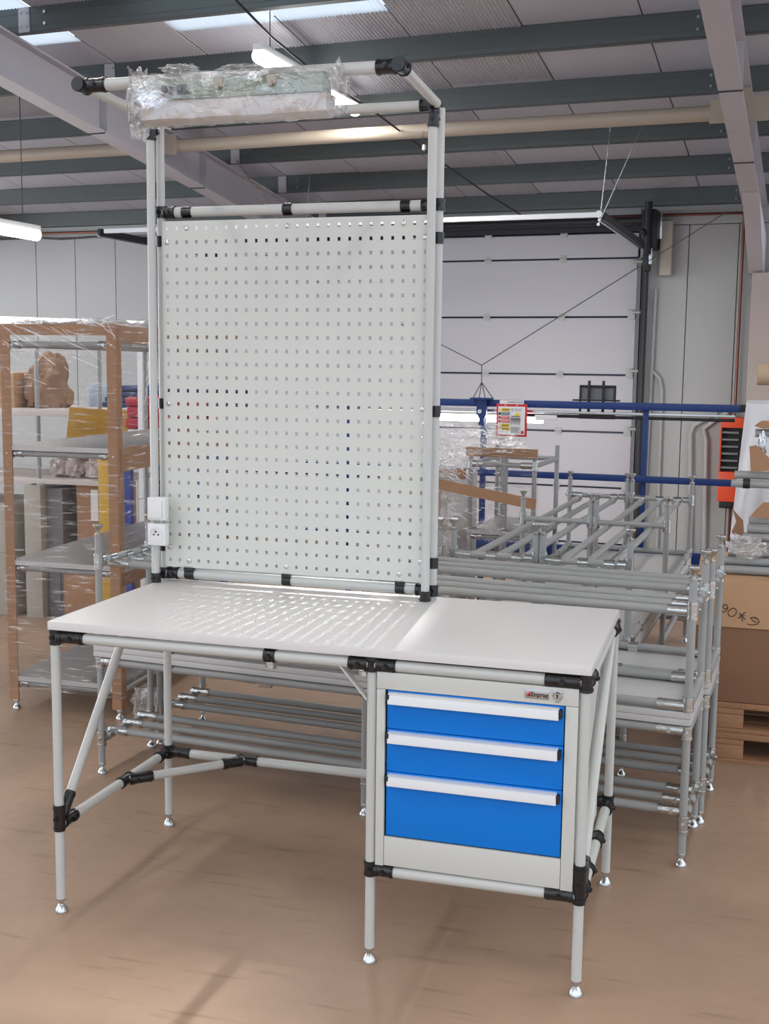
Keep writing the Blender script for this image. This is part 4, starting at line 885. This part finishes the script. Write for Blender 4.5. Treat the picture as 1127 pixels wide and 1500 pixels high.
# loose tubes on the carton
TZ = [(1.76, .762, 2.10, .0175), (1.78, .7605, 2.15, .016), (1.78, .762, 2.20, .016), (1.77, .794, 2.125, .0165), (1.79, .794, 2.175, .0165), (1.79, .827, 2.15, .0165), (1.80, .860, 2.16, .0165), (1.81, .893, 2.15, .0165), (1.86, .926, 2.15, .0165), (1.865, .960, 2.16, .0165)]
for i, (x, z, y, r) in enumerate(TZ):
    b = BM(); add_tube(b, (x, y, z), (x+.95, y+.01, z), r, 14); t = tag(obj('steel_tube', b, 'tube2', base=(x, y, z)), 'grey steel tube lying in the bundle on top of the carton', 'tube', 'loose tubes on the carton')
for k, (x, z, y, lab) in enumerate([(1.790, 1.108, 2.16, 'grey tube with black clip, lower of the raised pair above the carton'), (1.800, 1.142, 2.18, 'grey tube, upper of the raised pair above the carton'), (1.872, 1.315, 2.16, 'topmost grey tube near the cardboard scraps')]):
    t = thing('steel_tube', (x, y, z), lab, 'tube'); obj('tube', add_tube(BM(), (x, y, z), (x+.9, y+.02, z-.0), .0165, 14), 'tube2', t)
    if k == 0: obj('clip', add_tube(BM(), (x+.045, y, z), (x+.072, y, z), .0195, 14), 'ink', t)
    if k == 2: obj('clamp', lump((x+.03, y-.015, z-.04), (.016, .015, .05), .4, 3, 3, 2), 'chrome', t)
# rack that carries the raised tubes and scraps
sk = thing('tube_carrier', (2.45, 2.3, .743), 'grey pipe carrier standing on the carton, mostly outside the picture', 'rack')
for x in (2.35, 2.62):
    obj('post', add_tube(BM(), (x, 2.24, .743), (x, 2.24, 1.40), .0135), 'tube2', sk)
    for z in (.978, 1.092, 1.126, 1.299): obj('arm', add_box(BM(), (x-.01, 2.10, z-.012), (x+.01, 2.26, z-.0005)), 'tube2', sk)
def scrap(name, pts, y, th, lab, m='card'):
    b = BM(); A = [b.verts.new((x, y, z)) for x, z in pts]; C_ = [b.verts.new((x, y+th, z)) for x, z in pts]; b.faces.new(A); b.faces.new(C_[::-1])
    for i in range(len(A)): j = (i+1) % len(A); b.faces.new((A[i], A[j], C_[j], C_[i]))
    tag(obj(name, b, m, base=(pts[0][0], y, pts[0][1])), lab, 'cardboard')
scrap('cardboard_scrap', [(1.852, 1.262), (1.878, 1.268), (1.95, 1.20), (2.5, 1.20), (2.5, 1.17), (1.93, 1.166), (1.862, 1.160)], 2.13, .006, 'angular brown cardboard scrap above the raised tubes')
scrap('cardboard_scrap', [(1.868, 1.345), (1.895, 1.365), (2.5, 1.375), (2.5, 1.335), (1.90, 1.335)], 2.12, .05, 'brown cardboard piece topmost beside the white sheet')
scrap('cardboard_scrap', [(1.870, .985), (1.915, 1.04), (2.5, 1.09), (2.5, .980), (1.90, .978)], 2.10, .006, 'brown cardboard flap between the raised tubes and the bundle')
scrap('cardboard_scrap', [(1.80, 1.01), (1.815, .96), (1.800, .915), (1.825, .89), (1.848, .915), (1.842, .965)], 2.09, .006, 'torn dark brown cardboard piece hanging at the left of the tube bundle', 'cardd')
tag(obj('film_scrap', lump((1.86, 2.07, .86), (.07, .03, .045), .5, 3, 3, 12), 'film2', base=(1.86, 2.07, .82)), 'shiny crumpled film caught on the tube bundle', 'film')
b = BM(); add_tube(b, (1.872, 2.35, 1.55), (2.5, 2.35, 1.55), .045, 24, bev=0); t = tag(obj('kraft_paper_roll', b, 'kroll', base=(1.872, 2.35, 1.55)), 'light brown paper roll at the right picture edge above the white sheet', 'roll')
obj('roll_post', add_tube(BM(), (2.40, 2.40, .743), (2.40, 2.40, 1.505), .013), 'tube2', sk)
b = BM()
for yy in (2.33, 2.42): add_box(b, (2.38, yy, .743), (2.40, yy+.012, 1.53))
obj('roll_holder', b, 'tube2', sk)
